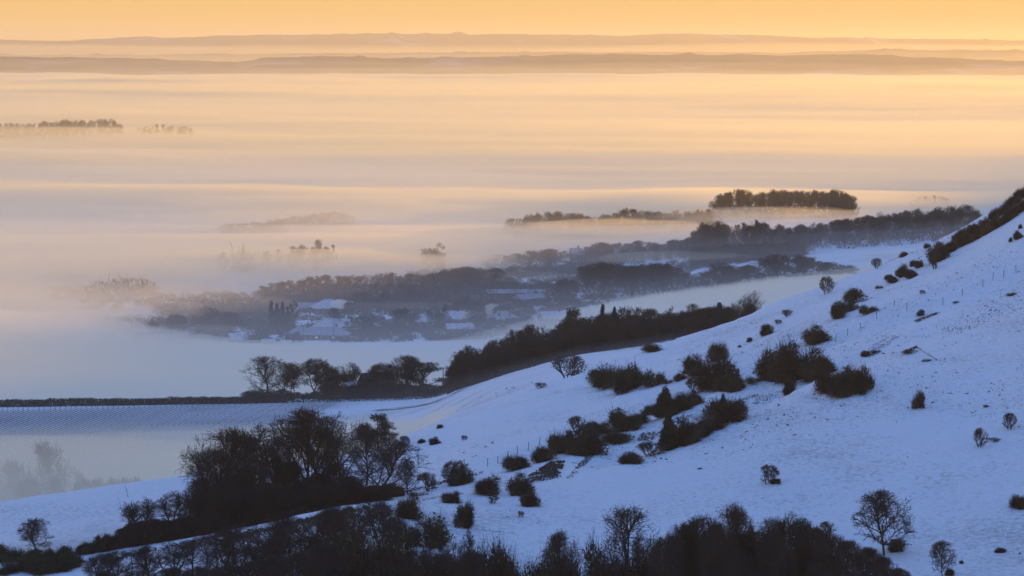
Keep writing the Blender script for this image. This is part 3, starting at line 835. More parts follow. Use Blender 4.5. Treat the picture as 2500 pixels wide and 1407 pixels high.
for k_, (kind, px, py, wp, hp, lb) in enumerate(HILL):
    on(kind, px, py, wp * 1.2, hp * 1.05, lb, 'bushes scattered over the snowy hillside')
plant('frosted_shrub', at(1390, 563, 920), 6.2, 4.4, 'frost whitened shrub peeping over the near skyline', 'bushes scattered over the snowy hillside')
on('frosted_shrub', 1320, 948, 30, 14, 'small frosted shrub downhill of the whitened one on the skyline', 'bushes scattered over the snowy hillside')
rr = random.Random(77)
RH = []
for q, (px, py) in enumerate([(2300, 628), (2316, 620), (2333, 612), (2350, 603), (2366, 595), (2381, 588), (2396, 580), (2410, 573), (2422, 566), (2436, 558), (2450, 549), (2462, 541), (2474, 533), (2486, 525), (2497, 517), (2508, 505)]):
    o_ = on(T, px, py - 2, 34, 28 + rr.uniform(-6, 7), 'dark gorse in the unbroken hedge that climbs the ridge skyline', 'hedge bushes along the ridge', rz=rr.uniform(0, 6)); RH.append(o_)
number(RH, 'the lower bushes in the ridge hedge'); RH = []
for q, (px, py) in enumerate([(2340, 590), (2362, 577), (2384, 565), (2404, 552), (2424, 538), (2442, 526), (2460, 513), (2477, 500), (2492, 488), (2505, 478), (2520, 470)]):
    RH.append(on(T, px, py, 32, 24 + rr.uniform(-6, 7), 'dark gorse in the hedge', 'hedge bushes along the ridge', rz=rr.uniform(0, 6)))
number(RH, 'the upper bushes in the ridge hedge')

# ------------------------------------------------------------------ trees on and below the hill
def T_on(kind, px, py, wp, hp, lb, grp=None, **k): return on(kind, px, py, wp, hp, lb, grp, **k)
T_on('young_tree', 2158, 1356, 132, 154, 'tall bare round crowned tree alone in the snow at the lower right', var=2, rz=.5)
T_on('thorn_bush', 2186, 1346, 44, 34, 'dark bush at the foot of the tall round crowned tree')
T_on('young_tree', 2302, 1412, 62, 88, 'slim feathery tree right of the tall round crowned one', var=1)
T_on('thorn_bush', 2318, 1405, 26, 18, 'small bush at the foot of the slim feathery tree')
T_on('young_tree', 994, 1208, 56, 84, 'little bare tree standing beside the hillside track', var=0)
T_on('young_tree', 90, 1352, 82, 84, 'bare oval tree alone above the hedge at the lower left', var=2)
off('evergreen_tree', 922, 1012, 495, 62, 'black rounded pine on the lower skyline beside the clump', var=0)
off('evergreen_tree', 950, 1042, 500, 60, 'lower right shoulder tree of the black pine on the skyline', var=1)
off('evergreen_tree', 893, 1034, 492, 56, 'dark evergreen tucked between the black pine and the bare clump', var=2)
# the clump
CL = 'tall bare trees of the clump left of centre'
for kind, px, top, d, wp, lb, k in [
    ('leafy_tree', 545, 1046, 405, 190, 'left hand tree of the clump, widest, with rusty leaves', dict(var=0, rz=0)),
    ('slender_tree', 645, 1040, 412, 130, 'thinner tree between the two great crowns of the clump', dict(var=0)),
    ('leafy_tree', 742, 1000, 405, 215, 'tallest and densest crown in the middle of the clump', dict(var=1, rz=1)),
    ('bare_tree', 842, 1012, 412, 135, 'bare tree right of the tallest crown, in front of the misty field', dict(var=1)),
    ('leafy_tree', 872, 1078, 392, 230, 'tree leaning right out of the clump over the snow', dict(var=2, rz=0)),
    ('slender_tree', 690, 1062, 415, 90, 'thin forked tree tucked left of the tallest crown', dict(var=2)),
    ('bare_tree', 612, 1072, 420, 150, 'broad bare crown filling in behind the rusty left hand tree', dict(var=2)),
    ('bare_tree', 775, 1022, 420, 170, 'broad bare crown behind the tallest one', dict(var=4)),
    ('bare_tree', 895, 1042, 425, 110, 'thin grey crown between the clump and the black pine', dict(var=0)),
    ('bare_tree', 512, 1098, 400, 110, 'low bare tree at the left edge of the clump', dict(var=5)),
    ('bare_tree', 590, 1110, 398, 120, 'shorter bare tree in front of the rusty left hand one', dict(var=4))]:
    off(kind, px, top, d, wp, lb, CL, **k)
UG = [[], []]
for q in range(30):
    px = 492 + (q % 15) * 32 + rr.uniform(-9, 9); row = q // 15
    top = (1168 + 26 * math.sin(q * 1.7) - 26 * math.exp(-((px - 740) / 90) ** 2)) if row == 0 else (1200 + 16 * math.sin(q * 2.1)) - .05 * (px - 500)
    o_ = off('thicket', px, top + (max(0, px - 840) * .45), 404 - 12 * row, 86, 'dark twiggy undergrowth packed under the clump of tall trees', 'undergrowth of the clump', rz=rr.uniform(0, 6)); UG[row].append(o_)
number(UG[0], 'the rear undergrowth mounds under the tall clump'); number(UG[1], 'the front undergrowth mounds under the tall clump')
off('slender_tree', 340, 1214, 392, 105, 'round headed bare tree standing in the hedge at the left')
off('bare_tree', 345, 1225, 394, 95, 'twiggy tree sharing the place of the round headed hedge tree', var=1)
off('slender_tree', 428, 1202, 396, 80, 'narrow trees beside the clump, left one of two', 'narrow trees beside the clump')
off('slender_tree', 462, 1208, 398, 70, 'narrow trees beside the clump, right one of two', 'narrow trees beside the clump')
DB = []
for q in range(26):
    px = 205 + q * 13 + rr.uniform(-5, 5); yb = 1352 - (px - 205) * .155
    o_ = on('thicket' if q > 6 else T, px, yb, 44, 32 + (px > 290) * 16 + rr.uniform(-5, 9), 'hedge', 'hedge bushes at the foot of the left field')
    DB.append(o_)
number(DB, 'the hedge bushes below the left field')
DB = []
for q, (px, py, wp, hp) in enumerate([(5, 1372, 70, 42), (45, 1372, 60, 34), (80, 1368, 56, 30), (70, 1395, 70, 36), (110, 1400, 80, 42), (130, 1372, 60, 34), (150, 1394, 70, 42), (180, 1384, 60, 34), (20, 1400, 70, 30), (100, 1380, 60, 34), (160, 1366, 60, 32)]):
    DB.append(on('gorse_bush', px, py, wp, hp, 'bramble', 'brambles in the lower left corner'))
number(DB, 'the brambles in the lower left corner')
# near trees rising from below the frame
NB = 'bare trees rising from below the bottom edge'
for q, (kind, px, top, d, wp, lb) in enumerate([
    ('bare_tree', 1528, 1240, 318, 190, 'wide spreading bare tree rising from the bottom edge right of centre'),
    ('leafy_tree', 1378, 1298, 320, 110, 'shaggy tree just left of the wide spreading one'),
    ('slender_tree', 1590, 1302, 322, 90, 'small thin tree just right of the wide spreading one'),
    ('leafy_tree', 1778, 1232, 318, 130, 'tallest ragged top in the bottom thicket'),
    ('leafy_tree', 1835, 1262, 322, 110, 'ragged tree right beside the tallest top of the thicket'),
    ('bare_tree', 1925, 1256, 326, 120, 'fan topped tree in the right half of the bottom thicket'),
    ('holly_tree', 1832, 1298, 316, 50, 'black ivy column inside the bottom thicket, left one'),
    ('holly_tree', 1912, 1286, 316, 46, 'black ivy column inside the bottom thicket, right one'),
    ('bare_tree', 640, 1268, 350, 130, 'forked bare tree in front of the track below the clump'),
    ('slender_tree', 735, 1250, 352, 120, 'thin stemmed tree crossing the track below the tallest crown'),
    ('slender_tree', 560, 1300, 346, 110, 'thin stemmed tree against the snow left of the forked tree'),
    ('bare_tree', 470, 1320, 344, 130, 'low spreading bare tree near the bottom left of the clump'),
    ('slender_tree', 390, 1330, 342, 100, 'thin bare tree before the white verge at the bottom left'),
    ('slender_tree', 300, 1348, 340, 110, 'thin bare tree furthest left along the bottom edge'),
    ('bare_tree', 830, 1235, 356, 130, 'bare tree crossing the white bank right of the clump'),
    ('slender_tree', 905, 1222, 358, 100, 'spindly tree at the right end of the row below the clump'),
    ('bare_tree', 965, 1262, 344, 90, 'greyish bare tree next to the black dome bush'),
    ('bare_tree', 690, 1312, 336, 120, 'dark bare tree low in the middle of the bottom left wood'),
    ('slender_tree', 1130, 1290, 332, 60, 'wispy sapling behind the dark bushes at bottom centre'),
    ('slender_tree', 1065, 1320, 330, 70, 'wispy sapling below the olive brown bush')]):
    off(kind, px, top, d, wp, lb, NB)
LW = []
for q, (px, top) in enumerate([(255, 1352), (345, 1336), (430, 1322), (505, 1306), (585, 1286), (612, 1300), (672, 1276), (705, 1262), (765, 1262), (795, 1246), (860, 1252), (930, 1240), (530, 1340), (650, 1330), (770, 1310), (870, 1300)]):
    LW.append(off('slender_tree' if q % 3 else 'bare_tree', px, top, 338 + (q % 4) * 5, 92, 'x', 'thin trees filling the bottom left wood'))
number(LW, 'the thin filler trees below the track')
TM = []
for q, (px, top, wp, kd) in enumerate([(1632, 1308, 90, Th), (1668, 1280, 110, Th), (1712, 1264, 110, Th), (1755, 1280, 100, Th), (1800, 1300, 100, Th), (1850, 1300, 110, Th), (1890, 1300, 100, Th), (1955, 1270, 100, Th), (1995, 1290, 90, Th),
    (2035, 1306, 90, Th), (2075, 1322, 90, Th), (2115, 1338, 90, Th), (2155, 1362, 80, Th), (2190, 1388, 70, Th), (1700, 1330, 120, Th), (1780, 1340, 120, Th), (1870, 1345, 120, Th), (1950, 1345, 120, Th), (2030, 1360, 120, Th)]):
    TM.append(off(kd, px, top, 314 + (q % 3) * 5, wp * 1.1, 'mound', 'twiggy mounds of the bottom thicket'))
number(TM, 'the brown twiggy mounds at the bottom right')
DB = []
for q, (px, top, wp) in enumerate([(1340, 1340, 80), (1390, 1345, 90), (1440, 1335, 90), (1490, 1345, 90), (1550, 1345, 90), (1600, 1350, 80), (1250, 1375, 60), (1300, 1372, 70)]):
    DB.append(off('thorn_bush', px, top, 318, wp * 1.1, 'scrub', 'dark scrub along the bottom centre'))
number(DB, 'the dark scrub below the spreading tree')
DB = []
for q, (px, top, wp, kd) in enumerate([(1185, 1316, 105, T), (1225, 1335, 70, T), (1150, 1345, 90, Th), (1080, 1352, 100, Th), (1010, 1345, 100, Th), (905, 1286, 150, T), (850, 1302, 120, T), (960, 1300, 110, G), (800, 1330, 120, Th), (740, 1350, 120, Th),
    (880, 1340, 130, G), (680, 1360, 110, Th), (620, 1372, 110, Th), (550, 1380, 100, Th), (480, 1385, 100, Th), (420, 1388, 90, Th), (340, 1392, 90, Th), (260, 1396, 80, Th), (1120, 1370, 90, G), (1040, 1380, 100, G), (960, 1370, 110, Th)]):
    DB.append(off(kd, px, top, 326 - (q % 3) * 5, wp * 1.1, 'bush', 'dark bushes of the bottom left wood'))
number(DB, 'the dark bushes in the bottom left wood')

# ------------------------------------------------------------------ valley trees
GH = 'ghostly trees in the fog beyond the left field'
off('bare_tree', 112, 1080, 592, 140, 'tall dome shaped tree half lost in the fog', GH, var=2)
off('bare_tree', 32, 1126, 596, 110, 'lower tree left of the tall foggy dome', GH, var=0)
off('bare_tree', -30, 1112, 596, 120, 'foggy tree cut by the left edge', GH, var=0)
off('bare_tree', 175, 1150, 590, 85, 'small tree on the right shoulder of the tall foggy dome', GH, var=1)
for px in (70, 130, 205, 240, 275, 300, 330): off('thicket', px, 1165 + (px > 200) * 8 - (px - 200) * .03, 575, 70, 'faint bush in the fog just over the edge of the left field', 'faint bushes over the edge of the left field')
FA = 'trees around the farmhouse'
for kind, px, top, d, wp, lb, k in [
    ('bare_tree', 648, 878, 905, 95, 'broad bare tree at the left end of the farmhouse trees', dict(var=0)),
    ('bare_tree', 690, 892, 915, 60, 'bare tree behind the right side of the broad one', dict(var=4)),
    ('slender_tree', 722, 894, 900, 55, 'narrow bare tree right of the broad one', dict(var=1)),
    ('slender_tree', 772, 884, 905, 55, 'upright bare tree just left of the black evergreen', dict(var=2)),
    ('bare_tree', 795, 895, 920, 70, 'thin crown showing behind the black evergreen', dict(var=2)),
    ('evergreen_tree', 822, 896, 895, 78, 'black bulky evergreen left of the farmhouse', dict(var=1)),
    ('evergreen_tree', 800, 905, 898, 50, 'smaller black evergreen merged with the bulky one', dict(var=0)),
    ('bare_tree', 848, 893, 915, 50, 'pale thin crown right above the bulky evergreen', dict(var=1)),
    ('bare_tree', 935, 895, 912, 62, 'fuzzy bare tree behind the farmhouse ridge', dict(var=3)),
    ('bare_tree', 990, 876, 900, 70, 'tallest bare tree right of the farmhouse', dict(var=5)),
    ('pine', 1032, 890, 895, 80, 'arched open pine right of the farmhouse', dict(var=1)),
    ('bare_tree', 970, 900, 905, 50, 'low bare tree between the farmhouse and the tall one', dict(var=0))]:
    off(kind, px, top - 7, d, wp * 1.25, lb, FA, **k)
for q in range(34):
    px = 600 + q * 14.5 + rr.uniform(-5, 5)
    top = 955 if px < 690 else (962 if px < 800 else (945 if px < 960 else 938))
    off('thorn_bush' if q % 3 else 'thicket', px, top + rr.uniform(-6, 6), 892 + rr.uniform(-4, 10), 44, 'dark garden shrub in the mass around the farmhouse', 'garden shrubs around the farmhouse')
# the wood on the flank of the hill
WD = 'trees of the dark wood under the near skyline'
def profile(px, pts): return float(np.interp(px, [p[0] for p in pts], [p[1] for p in pts]))
WT = [(1098, 935), (1110, 880), (1135, 848), (1180, 832), (1240, 812), (1290, 790), (1340, 800), (1380, 775), (1440, 762), (1530, 752), (1600, 756), (1680, 756), (1740, 750), (1790, 750), (1830, 745)]
WB = [(1090, 962), (1120, 950), (1200, 926), (1300, 896), (1400, 869), (1560, 845), (1700, 822), (1850, 800)]
for q in range(96):
    px = 1106 + (q % 32) * 22 + rr.uniform(-8, 8); row = q // 32
    r_ = ray(px, profile(px, WB)); zz = None
    d = float(np.interp(px, [1090, 1120, 1200, 1300, 1400, 1560, 1700, 1850], [862, 848, 824, 808, 793, 780, 780, 790])) + 4 + row * 16 + rr.uniform(-3, 3)
    top = profile(px, WT) + rr.uniform(-6, 16) + (2 - row) * 12
    kind = 'wood_tree' if (row == 2 or q % 4) else 'bare_tree'
    off(kind, px, top, d, 52 + rr.uniform(-8, 14), 'bare tree in the dark wood that runs under the near skyline', WD)
for q in range(60):
    px = 1098 + q * 12.4
    d = float(np.interp(px, [1090, 1120, 1200, 1300, 1400, 1560, 1700, 1850], [862, 848, 824, 808, 793, 780, 780, 790])) + 3 + (q % 2) * 14
    off('thicket' if q % 3 else 'thorn_bush', px, profile(px, WB) - 34 - (q % 2) * 22 - rr.uniform(0, 14), d, 46, 'dark underwood at the edge of the wood under the skyline', 'underwood of the dark wood')
for kind, px, top, d, wp, lb in [
    ('evergreen_tree', 1398, 752, 815, 52, 'dark evergreen standing up at the left of the wood top'),
    ('spruce', 1471, 744, 820, 30, 'slim spruce, one of the tips in the middle of the wood top'),
    ('spruce', 1500, 750, 822, 26, 'slim spruce right of the middle tip of the wood'),
    ('spruce', 1757, 740, 830, 50, 'pointed spruce near the right end of the wood'),
    ('evergreen_tree', 1735, 752, 832, 60, 'dark evergreen leaning against the pointed spruce'),
    ('bare_tree', 1842, 716, 845, 92, 'rounded fan of a bare tree beyond the right end of the wood'),
    ('slender_tree', 1795, 742, 842, 40, 'wispy tree between the pointed spruce and the rounded fan'),
    ('bare_tree', 1590, 754, 825, 55, 'fine twigged crown on the wood top right of the middle'),
    ('bare_tree', 1690, 742, 828, 50, 'fine twigged crown left of the pointed spruce'),
    ('bare_tree', 1128, 862, 846, 50, 'frost edged tree at the left end of the dark wood')]:
    off(kind, px, top, d, wp, lb, 'single trees topping the dark wood')
# trees of the village and the woods behind it
FARW, UNDER = [], []
def belt(n, px0, px1, tops, d0, dd, wp, kinds, lb, grp, jit=6, under=.45, stuff=False):
    if under:
        for q in range(int((px1 - px0) / 4) + 2):
            px = px0 + (px1 - px0) * (q + rr.uniform(0, 1)) / (int((px1 - px0) / 4) + 2)
            d = d0 + rr.uniform(-12, dd + 20); p = at(px, d, 700); ht = CAMZ + ray(px, profile(px, tops))[2] * d - p.z
            UNDER.append((p, 26 * d / F, max(ht, 5) * under * rr.uniform(.7, 1.2)))
    if stuff:
        for q in range(n):
            px = px0 + (px1 - px0) * ((q * .618034) % 1.0); d = d0 + rr.uniform(0, dd); p = at(px, d, 600)
            ht = max(CAMZ + ray(px, profile(px, tops) + rr.uniform(-jit * .3, jit))[2] * d - p.z, 3)
            FARW.append((p, min(wp * rr.uniform(.8, 1.25) * d / F, ht * 1.1), ht))
        return
    for q in range(n):
        px = px0 + (px1 - px0) * ((q * .618034) % 1.0)
        off(kinds[q % len(kinds)], px, profile(px, tops) + rr.uniform(-jit * .3, jit), d0 + rr.uniform(0, dd), wp * rr.uniform(.8, 1.25), lb, grp)
VT = 'single trees in the village'
for kind, px, top, d, wp, lb in [
    ('evergreen_tree', 987, 752, 1470, 66, 'dark broad evergreen left of the gabled village house'),
    ('evergreen_tree', 1072, 746, 1460, 56, 'egg shaped dark evergreen in front of the village house'),
    ('pine', 860, 774, 1440, 46, 'small pine beside the long school roof'),
    ('bare_tree', 884, 772, 1450, 46, 'bare tree right of the small pine'), ('wood_tree', 908, 772, 1450, 42, 'second bare tree right of the small pine'),
    ('wood_tree', 935, 775, 1455, 42, 'bare tree left of the broad evergreen'),
    ('bare_tree', 888, 714, 1600, 100, 'big rounded dark tree right of the hipped roof'),
    ('bare_tree', 858, 730, 1600, 70, 'lower part of the rounded dark crown right of the hipped roof'), ('bare_tree', 920, 732, 1600, 80, 'right shoulder of the big rounded dark tree'),
    ('bare_tree', 1000, 696, 1650, 66, 'airy tree with visible limbs behind the village house'),
    ('bare_tree', 1045, 705, 1655, 50, 'smaller airy tree right of the one with visible limbs'),
    ('poplar', 718, 734, 1470, 20, 'single slim poplar left of the hipped roof'),
    ('spruce', 662, 736, 1470, 26, 'left spire of the dark conifer group'), ('spruce', 676, 742, 1472, 28, 'second spire of the dark conifer group'),
    ('spruce', 690, 738, 1470, 26, 'third spire of the dark conifer group'), ('spruce', 702, 750, 1472, 24, 'right spire of the dark conifer group'),
    ('bare_tree', 1385, 682, 1600, 64, 'dark tree alone left of the low fog bank'), ('pine', 1368, 690, 1590, 34, 'ragged pine touching the left side of the lone dark tree'),
    ('bare_tree', 1140, 726, 1560, 80, 'dark crown in front of the long flat roof'), ('bare_tree', 1105, 735, 1565, 50, 'left shoulder of the dark crown before the long roof'),
    ('bare_tree', 1165, 770, 1470, 60, 'dark tree under the smoking chimney'), ('thicket', 1290, 772, 1480, 60, 'round bush right of the hipped house'),
    ('poplar', 338, 828, 1400, 14, 'thin poplar in the fog left of the village'), ('poplar', 322, 838, 1400, 14, 'shorter thin poplar left of the foggy one'), ('thicket', 300, 845, 1400, 50, 'foggy bush at the far left of the village'),
    ('bare_tree', 485, 805, 1420, 60, 'dark tree at the left end of the village houses'), ('bare_tree', 520, 812, 1420, 50, 'tree beside the small barn')]:
    off(kind, px, top, d, wp, lb, VT)
WK = ['wood_tree', 'bare_tree', 'wood_tree', 'wood_tree', 'pale_tree']
belt(22, 395, 650, [(395, 775), (430, 762), (500, 748), (540, 756), (650, 758)], 1560, 60, 44, WK, 'blurred tree in the row left of the village conifers', 'blurred row left of the village', stuff=True)
belt(14, 640, 870, [(640, 775), (870, 765)], 1620, 60, 40, WK, 'blurred tree behind the hipped roof', 'trees behind the hipped roof', stuff=True)
belt(28, 120, 385, [(120, 725), (200, 700), (250, 680), (340, 675), (385, 690)], 1700, 60, 15, ['poplar'], 'slim poplar in the foggy plantation at the left', 'foggy poplar plantation', under=.5)
belt(34, 640, 1060, [(640, 694), (800, 672), (1060, 666)], 1690, 60, 46, WK, 'soft grey tree in the wood behind the village', 'soft grey wood behind the village', stuff=True)
belt(22, 1050, 1260, [(1050, 672), (1090, 658), (1140, 652), (1200, 658), (1250, 676)], 1680, 60, 46, WK, 'dark tree in the belt behind the long flat roof', 'belt behind the long flat roof')
belt(24, 1180, 1460, [(1180, 640), (1290, 612), (1350, 610), (1400, 618), (1460, 615)], 1880, 90, 40, WK, 'misty tree among the far village houses', 'misty trees among the far houses', stuff=True)
belt(26, 1250, 1440, [(1250, 650), (1440, 655)], 1800, 60, 44, WK, 'grey tree in front of the far village houses', 'grey trees before the far houses')
belt(44, 1430, 2045, [(1430, 648), (1460, 638), (1540, 650), (1600, 642), (1650, 655), (1720, 668), (1750, 640), (1800, 655), (1850, 632), (1900, 624), (1950, 622), (2000, 632), (2045, 668)], 1610, 50, 52, ['wood_tree', 'bare_tree', 'wood_tree'], 'dark tree in the belt above the low fog bank', 'dark belt above the low fog bank')
belt(6, 2040, 2090, [(2040, 660), (2090, 672)], 1600, 20, 26, ['slender_tree'], 'thin bare tree at the right end of the dark belt', 'thin trees at the end of the dark belt')
belt(22, 1435, 1700, [(1435, 600), (1470, 592), (1560, 590), (1620, 592), (1700, 575)], 1860, 50, 36, ['wood_tree', 'evergreen_tree', 'bare_tree'], 'bluish tree in the gardens left of the long wood', 'garden trees left of the long wood')
for px, top in ((1636, 592), (1662, 588), (1676, 584), (1604, 596)): off('spruce', px, top, 1850, 18, 'dark small conifer in the gardens left of the long wood', 'small conifers left of the long wood')
PT = [(1690, 575), (1715, 548), (1745, 540), (1800, 545), (1850, 535), (1880, 548), (1950, 552), (2000, 545), (2050, 536), (2120, 524), (2200, 516), (2260, 512), (2330, 506), (2370, 502), (2400, 520), (2430, 545)]
belt(105, 1690, 2425, PT, 1800, 90, 36, ['wood_tree', 'wood_tree', 'bare_tree'], 'tree in the long dark wood running to the ridge', 'long dark wood running to the ridge', jit=14)
belt(30, 1690, 1960, [(1690, 600), (1960, 590)], 1760, 20, 40, ['wood_tree', 'thicket'], 'lower tree at the front of the long dark wood', 'front of the long dark wood')
HT = [(1735, 496), (1750, 476), (1785, 463), (1850, 468), (1900, 462), (1960, 467), (2040, 463), (2062, 468), (2080, 486), (2093, 505)]
belt(48, 1744, 2086, HT, 2260, 60, 34, ['wood_tree'], 'tree in the flat topped copse standing clear of the fog', 'flat topped copse above the fog', jit=7, under=.34)
belt(10, 2030, 2080, [(2030, 472), (2055, 466), (2080, 485)], 2262, 20, 18, ['spruce', 'evergreen_tree'], 'dark conifer at the right end of the flat topped copse', 'conifers at the end of the flat topped copse', jit=3)
belt(64, 1250, 1745, [(1270, 530), (1330, 516), (1400, 518), (1450, 532), (1500, 518), (1530, 504), (1560, 515), (1650, 516), (1745, 512)], 2140, 60, 34, ['wood_tree', 'pale_tree'], 'pale misty tree in the line left of the flat topped copse', 'pale line left of the copse', stuff=True)
belt(34, 690, 860, [(690, 530), (760, 523), (820, 516), (860, 526)], 2290, 70, 26, ['wood_tree'], 'barely visible tree top in the fog above the village', 'tree tops barely above the fog', stuff=True)
belt(20, 540, 700, [(540, 548), (620, 541), (700, 533)], 2200, 70, 26, ['wood_tree'], 'barely visible tree top left of the faint wood', 'tree tops barely above the fog, left part', stuff=True)
belt(10, 572, 622, [(572, 613), (590, 605), (622, 620)], 1880, 20, 10, ['poplar'], 'slim tree in the small spiky group poking from the fog', 'spiky group poking from the fog')
for kind, px, top, wp, lb in [('evergreen_tree', 771, 586, 30, 'round topped tree, tallest poking from the fog bank'), ('wood_tree', 740, 598, 36, 'low tree left of the round topped one in the fog bank'), ('wood_tree', 715, 601, 34, 'leftmost low tree of the island in the fog bank'),
    ('wood_tree', 792, 602, 30, 'low tree right of the round topped one in the fog bank'), ('pine', 813, 598, 18, 'small pine at the right end of the island in the fog bank'), ('pine', 680, 609, 18, 'tiny tree top alone left of the fog bank island'),
    ('wood_tree', 648, 613, 26, 'faint low tree between the spiky group and the island'), ('wood_tree', 545, 616, 30, 'faint tree left of the spiky group'),
    ('evergreen_tree', 1068, 596, 44, 'soft dome of a tree in the fog right of the island'), ('wood_tree', 1040, 606, 30, 'low tree left of the soft dome in the fog')]:
    off(kind, px, top, 1885, wp, lb, 'tree tops standing out of the fog bank')
belt(8, 2225, 2330, [(2225, 490), (2262, 476), (2290, 474), (2330, 488)], 2500, 60, 22, ['wood_tree'], 'faint tree top in the fog right of the copse', 'faint tree tops right of the copse', stuff=True)
belt(60, -60, 300, [(-60, 304), (60, 300), (110, 297), (170, 292), (230, 293), (270, 290), (300, 306)], 4150, 200, 26, ['wood_tree'], 'tree of the far wooded knoll rising from the fog sea', 'far wooded knoll in the fog sea', stuff=True, jit=7)
belt(12, 340, 475, [(340, 312), (400, 302), (430, 308), (475, 311)], 4150, 150, 20, ['wood_tree'], 'tree top in the faint island right of the far knoll', 'faint island right of the far knoll', stuff=True, jit=2)

belt(30, 820, 1190, [(820, 740), (900, 728), (1000, 726), (1190, 735)], 1580, 120, 40, ['wood_tree', 'bare_tree'], 'dark tree in the hollow between the village roofs', 'trees between the village roofs', under=.6)
belt(16, 1190, 1420, [(1190, 700), (1420, 700)], 1690, 60, 44, ['wood_tree'], 'tree in the dim wood above the long flat roof', 'dim wood above the long flat roof', under=.7)
belt(14, 560, 840, [(560, 765), (700, 752), (840, 745)], 1640, 40, 44, ['wood_tree'], 'dim tree left of the hipped roof', 'dim trees left of the hipped roof', under=.6, stuff=True)
belt(20, 1400, 1700, [(1400, 665), (1700, 640)], 1740, 60, 44, ['wood_tree'], 'tree in the dim mass behind the dark belt', 'dim mass behind the dark belt', under=.7, stuff=True)
belt(26, 1000, 1500, [(1000, 660), (1500, 640)], 1800, 60, 44, ['wood_tree'], 'x', 'y', under=.6, stuff=True)
belt(8, 830, 1000, [(830, 790), (1000, 785)], 1452, 30, 34, ['wood_tree'], 'small tree in the row before the village houses', 'row before the village houses', under=.7)
belt(6, 1110, 1300, [(1110, 790), (1300, 785)], 1440, 30, 34, ['wood_tree'], 'small tree before the cottages above the dark wood', 'trees before the cottages', under=.7)

belt(26, 250, 640, [(250, 800), (330, 790), (430, 778), (520, 770), (640, 785)], 1490, 50, 44, ['wood_tree', 'bare_tree', 'wood_tree'], 'dark misty tree in the mass left of the school', 'misty mass left of the school', under=.6)
belt(20, 200, 600, [(200, 745), (330, 730), (600, 740)], 1640, 60, 44, ['wood_tree'], 'x', 'y', under=.6, stuff=True)
belt(12, 360, 560, [(360, 818), (560, 812)], 1425, 25, 40, ['wood_tree'], 'low misty tree around the foggy farm sheds', 'low trees around the foggy farm sheds', under=.6)
belt(26, 840, 1330, [(840, 712), (1000, 708), (1140, 722), (1330, 735)], 1600, 60, 46, ['wood_tree'], 'x', 'y', under=.75, stuff=True)
belt(20, 900, 1400, [(900, 690), (1400, 690)], 1650, 40, 46, ['wood_tree'], 'x', 'y', under=.75, stuff=True)
belt(20, 1250, 1500, [(1250, 745), (1370, 742), (1500, 760)], 1560, 60, 40, ['wood_tree'], 'x', 'y', under=.6, stuff=True)

belt(4, 690, 730, [(690, 805), (730, 810)], 1405, 12, 22, ['wood_tree'], 'small tree at the left front of the long school roof', 'small trees before the school', under=0)
off('bare_tree', 905, 925, 893, 46, 'twiggy tree in front of the dark farmhouse roof', 'trees around the farmhouse')
off('thicket', 885, 938, 890, 50, 'twiggy shrub against the left of the farmhouse', 'trees around the farmhouse')
off('thicket', 945, 935, 890, 60, 'twiggy shrub against the right of the farmhouse', 'trees around the farmhouse')

for px, top, d, wp, lb in [(1900, 622, 1600, 135, 'great dome of a dark tree in the belt above the fog bank, left of two'), (1968, 622, 1602, 130, 'great dome of a dark tree in the belt above the fog bank, right of two'),
    (2022, 640, 1600, 80, 'sloping right shoulder tree of the dark belt above the fog bank'), (1830, 650, 1605, 80, 'tree leading up to the two great domes'), (1752, 640, 1605, 84, 'separate round tree left of the two great domes'),
    (1612, 644, 1600, 110, 'broad round tree in the middle of the dark belt'), (1545, 650, 1602, 90, 'round tree left of the broad one in the middle of the dark belt'), (1472, 642, 1602, 100, 'big tree at the left end of the dark belt'),
    (1196, 654, 1690, 84, 'tall round tree above the left part of the long flat roof'), (1140, 652, 1692, 74, 'round tree next left of the tall round one above the flat roof'), (1092, 664, 1690, 60, 'wispy tree at the left of the three above the flat roof'),
    (1345, 608, 1850, 60, 'tree top catching light in the mist above the village'), (1290, 612, 1850, 60, 'misty tree top left of the one catching light'), (1465, 592, 1850, 80, 'round tree left of the small dark conifers'), (1570, 588, 1850, 80, 'wide tree between the round one and the small conifers'),
    (500, 748, 1470, 96, 'dark rounded tree in the mist left of the school'), (430, 768, 1465, 90, 'smaller rounded tree in the mist left of the school'), (470, 812, 1415, 60, 'dark tree beside the foggy farm sheds')]:
    off('bare_tree', px, top, d, wp, lb, 'big trees standing out in the valley woods')

for q in range(620):
    px = 620 + 800 * rr.random(); d = 1405 + 330 * rr.random(); p = at(px, d, 750)
    UNDER.append((p, rr.uniform(5, 10), rr.uniform(2.0, 4.2)))
for q in range(160):
    px = 380 + 260 * rr.random(); d = 1400 + 250 * rr.random(); p = at(px, d, 750)
    UNDER.append((p, rr.uniform(5, 10), rr.uniform(3, 6)))

for px, top, wp, lb in [(560, 762, 84, 'dark rounded tree in the mist next right of the biggest one left of the school'), (600, 775, 70, 'dark low tree above the small barn'), (370, 785, 80, 'soft round tree furthest left in the village mist'), (818, 752, 50, 'dark tree top between the school wing and the hipped roof')]:
    off('bare_tree', px, top, 1462, wp, lb, 'big trees standing out in the valley woods')

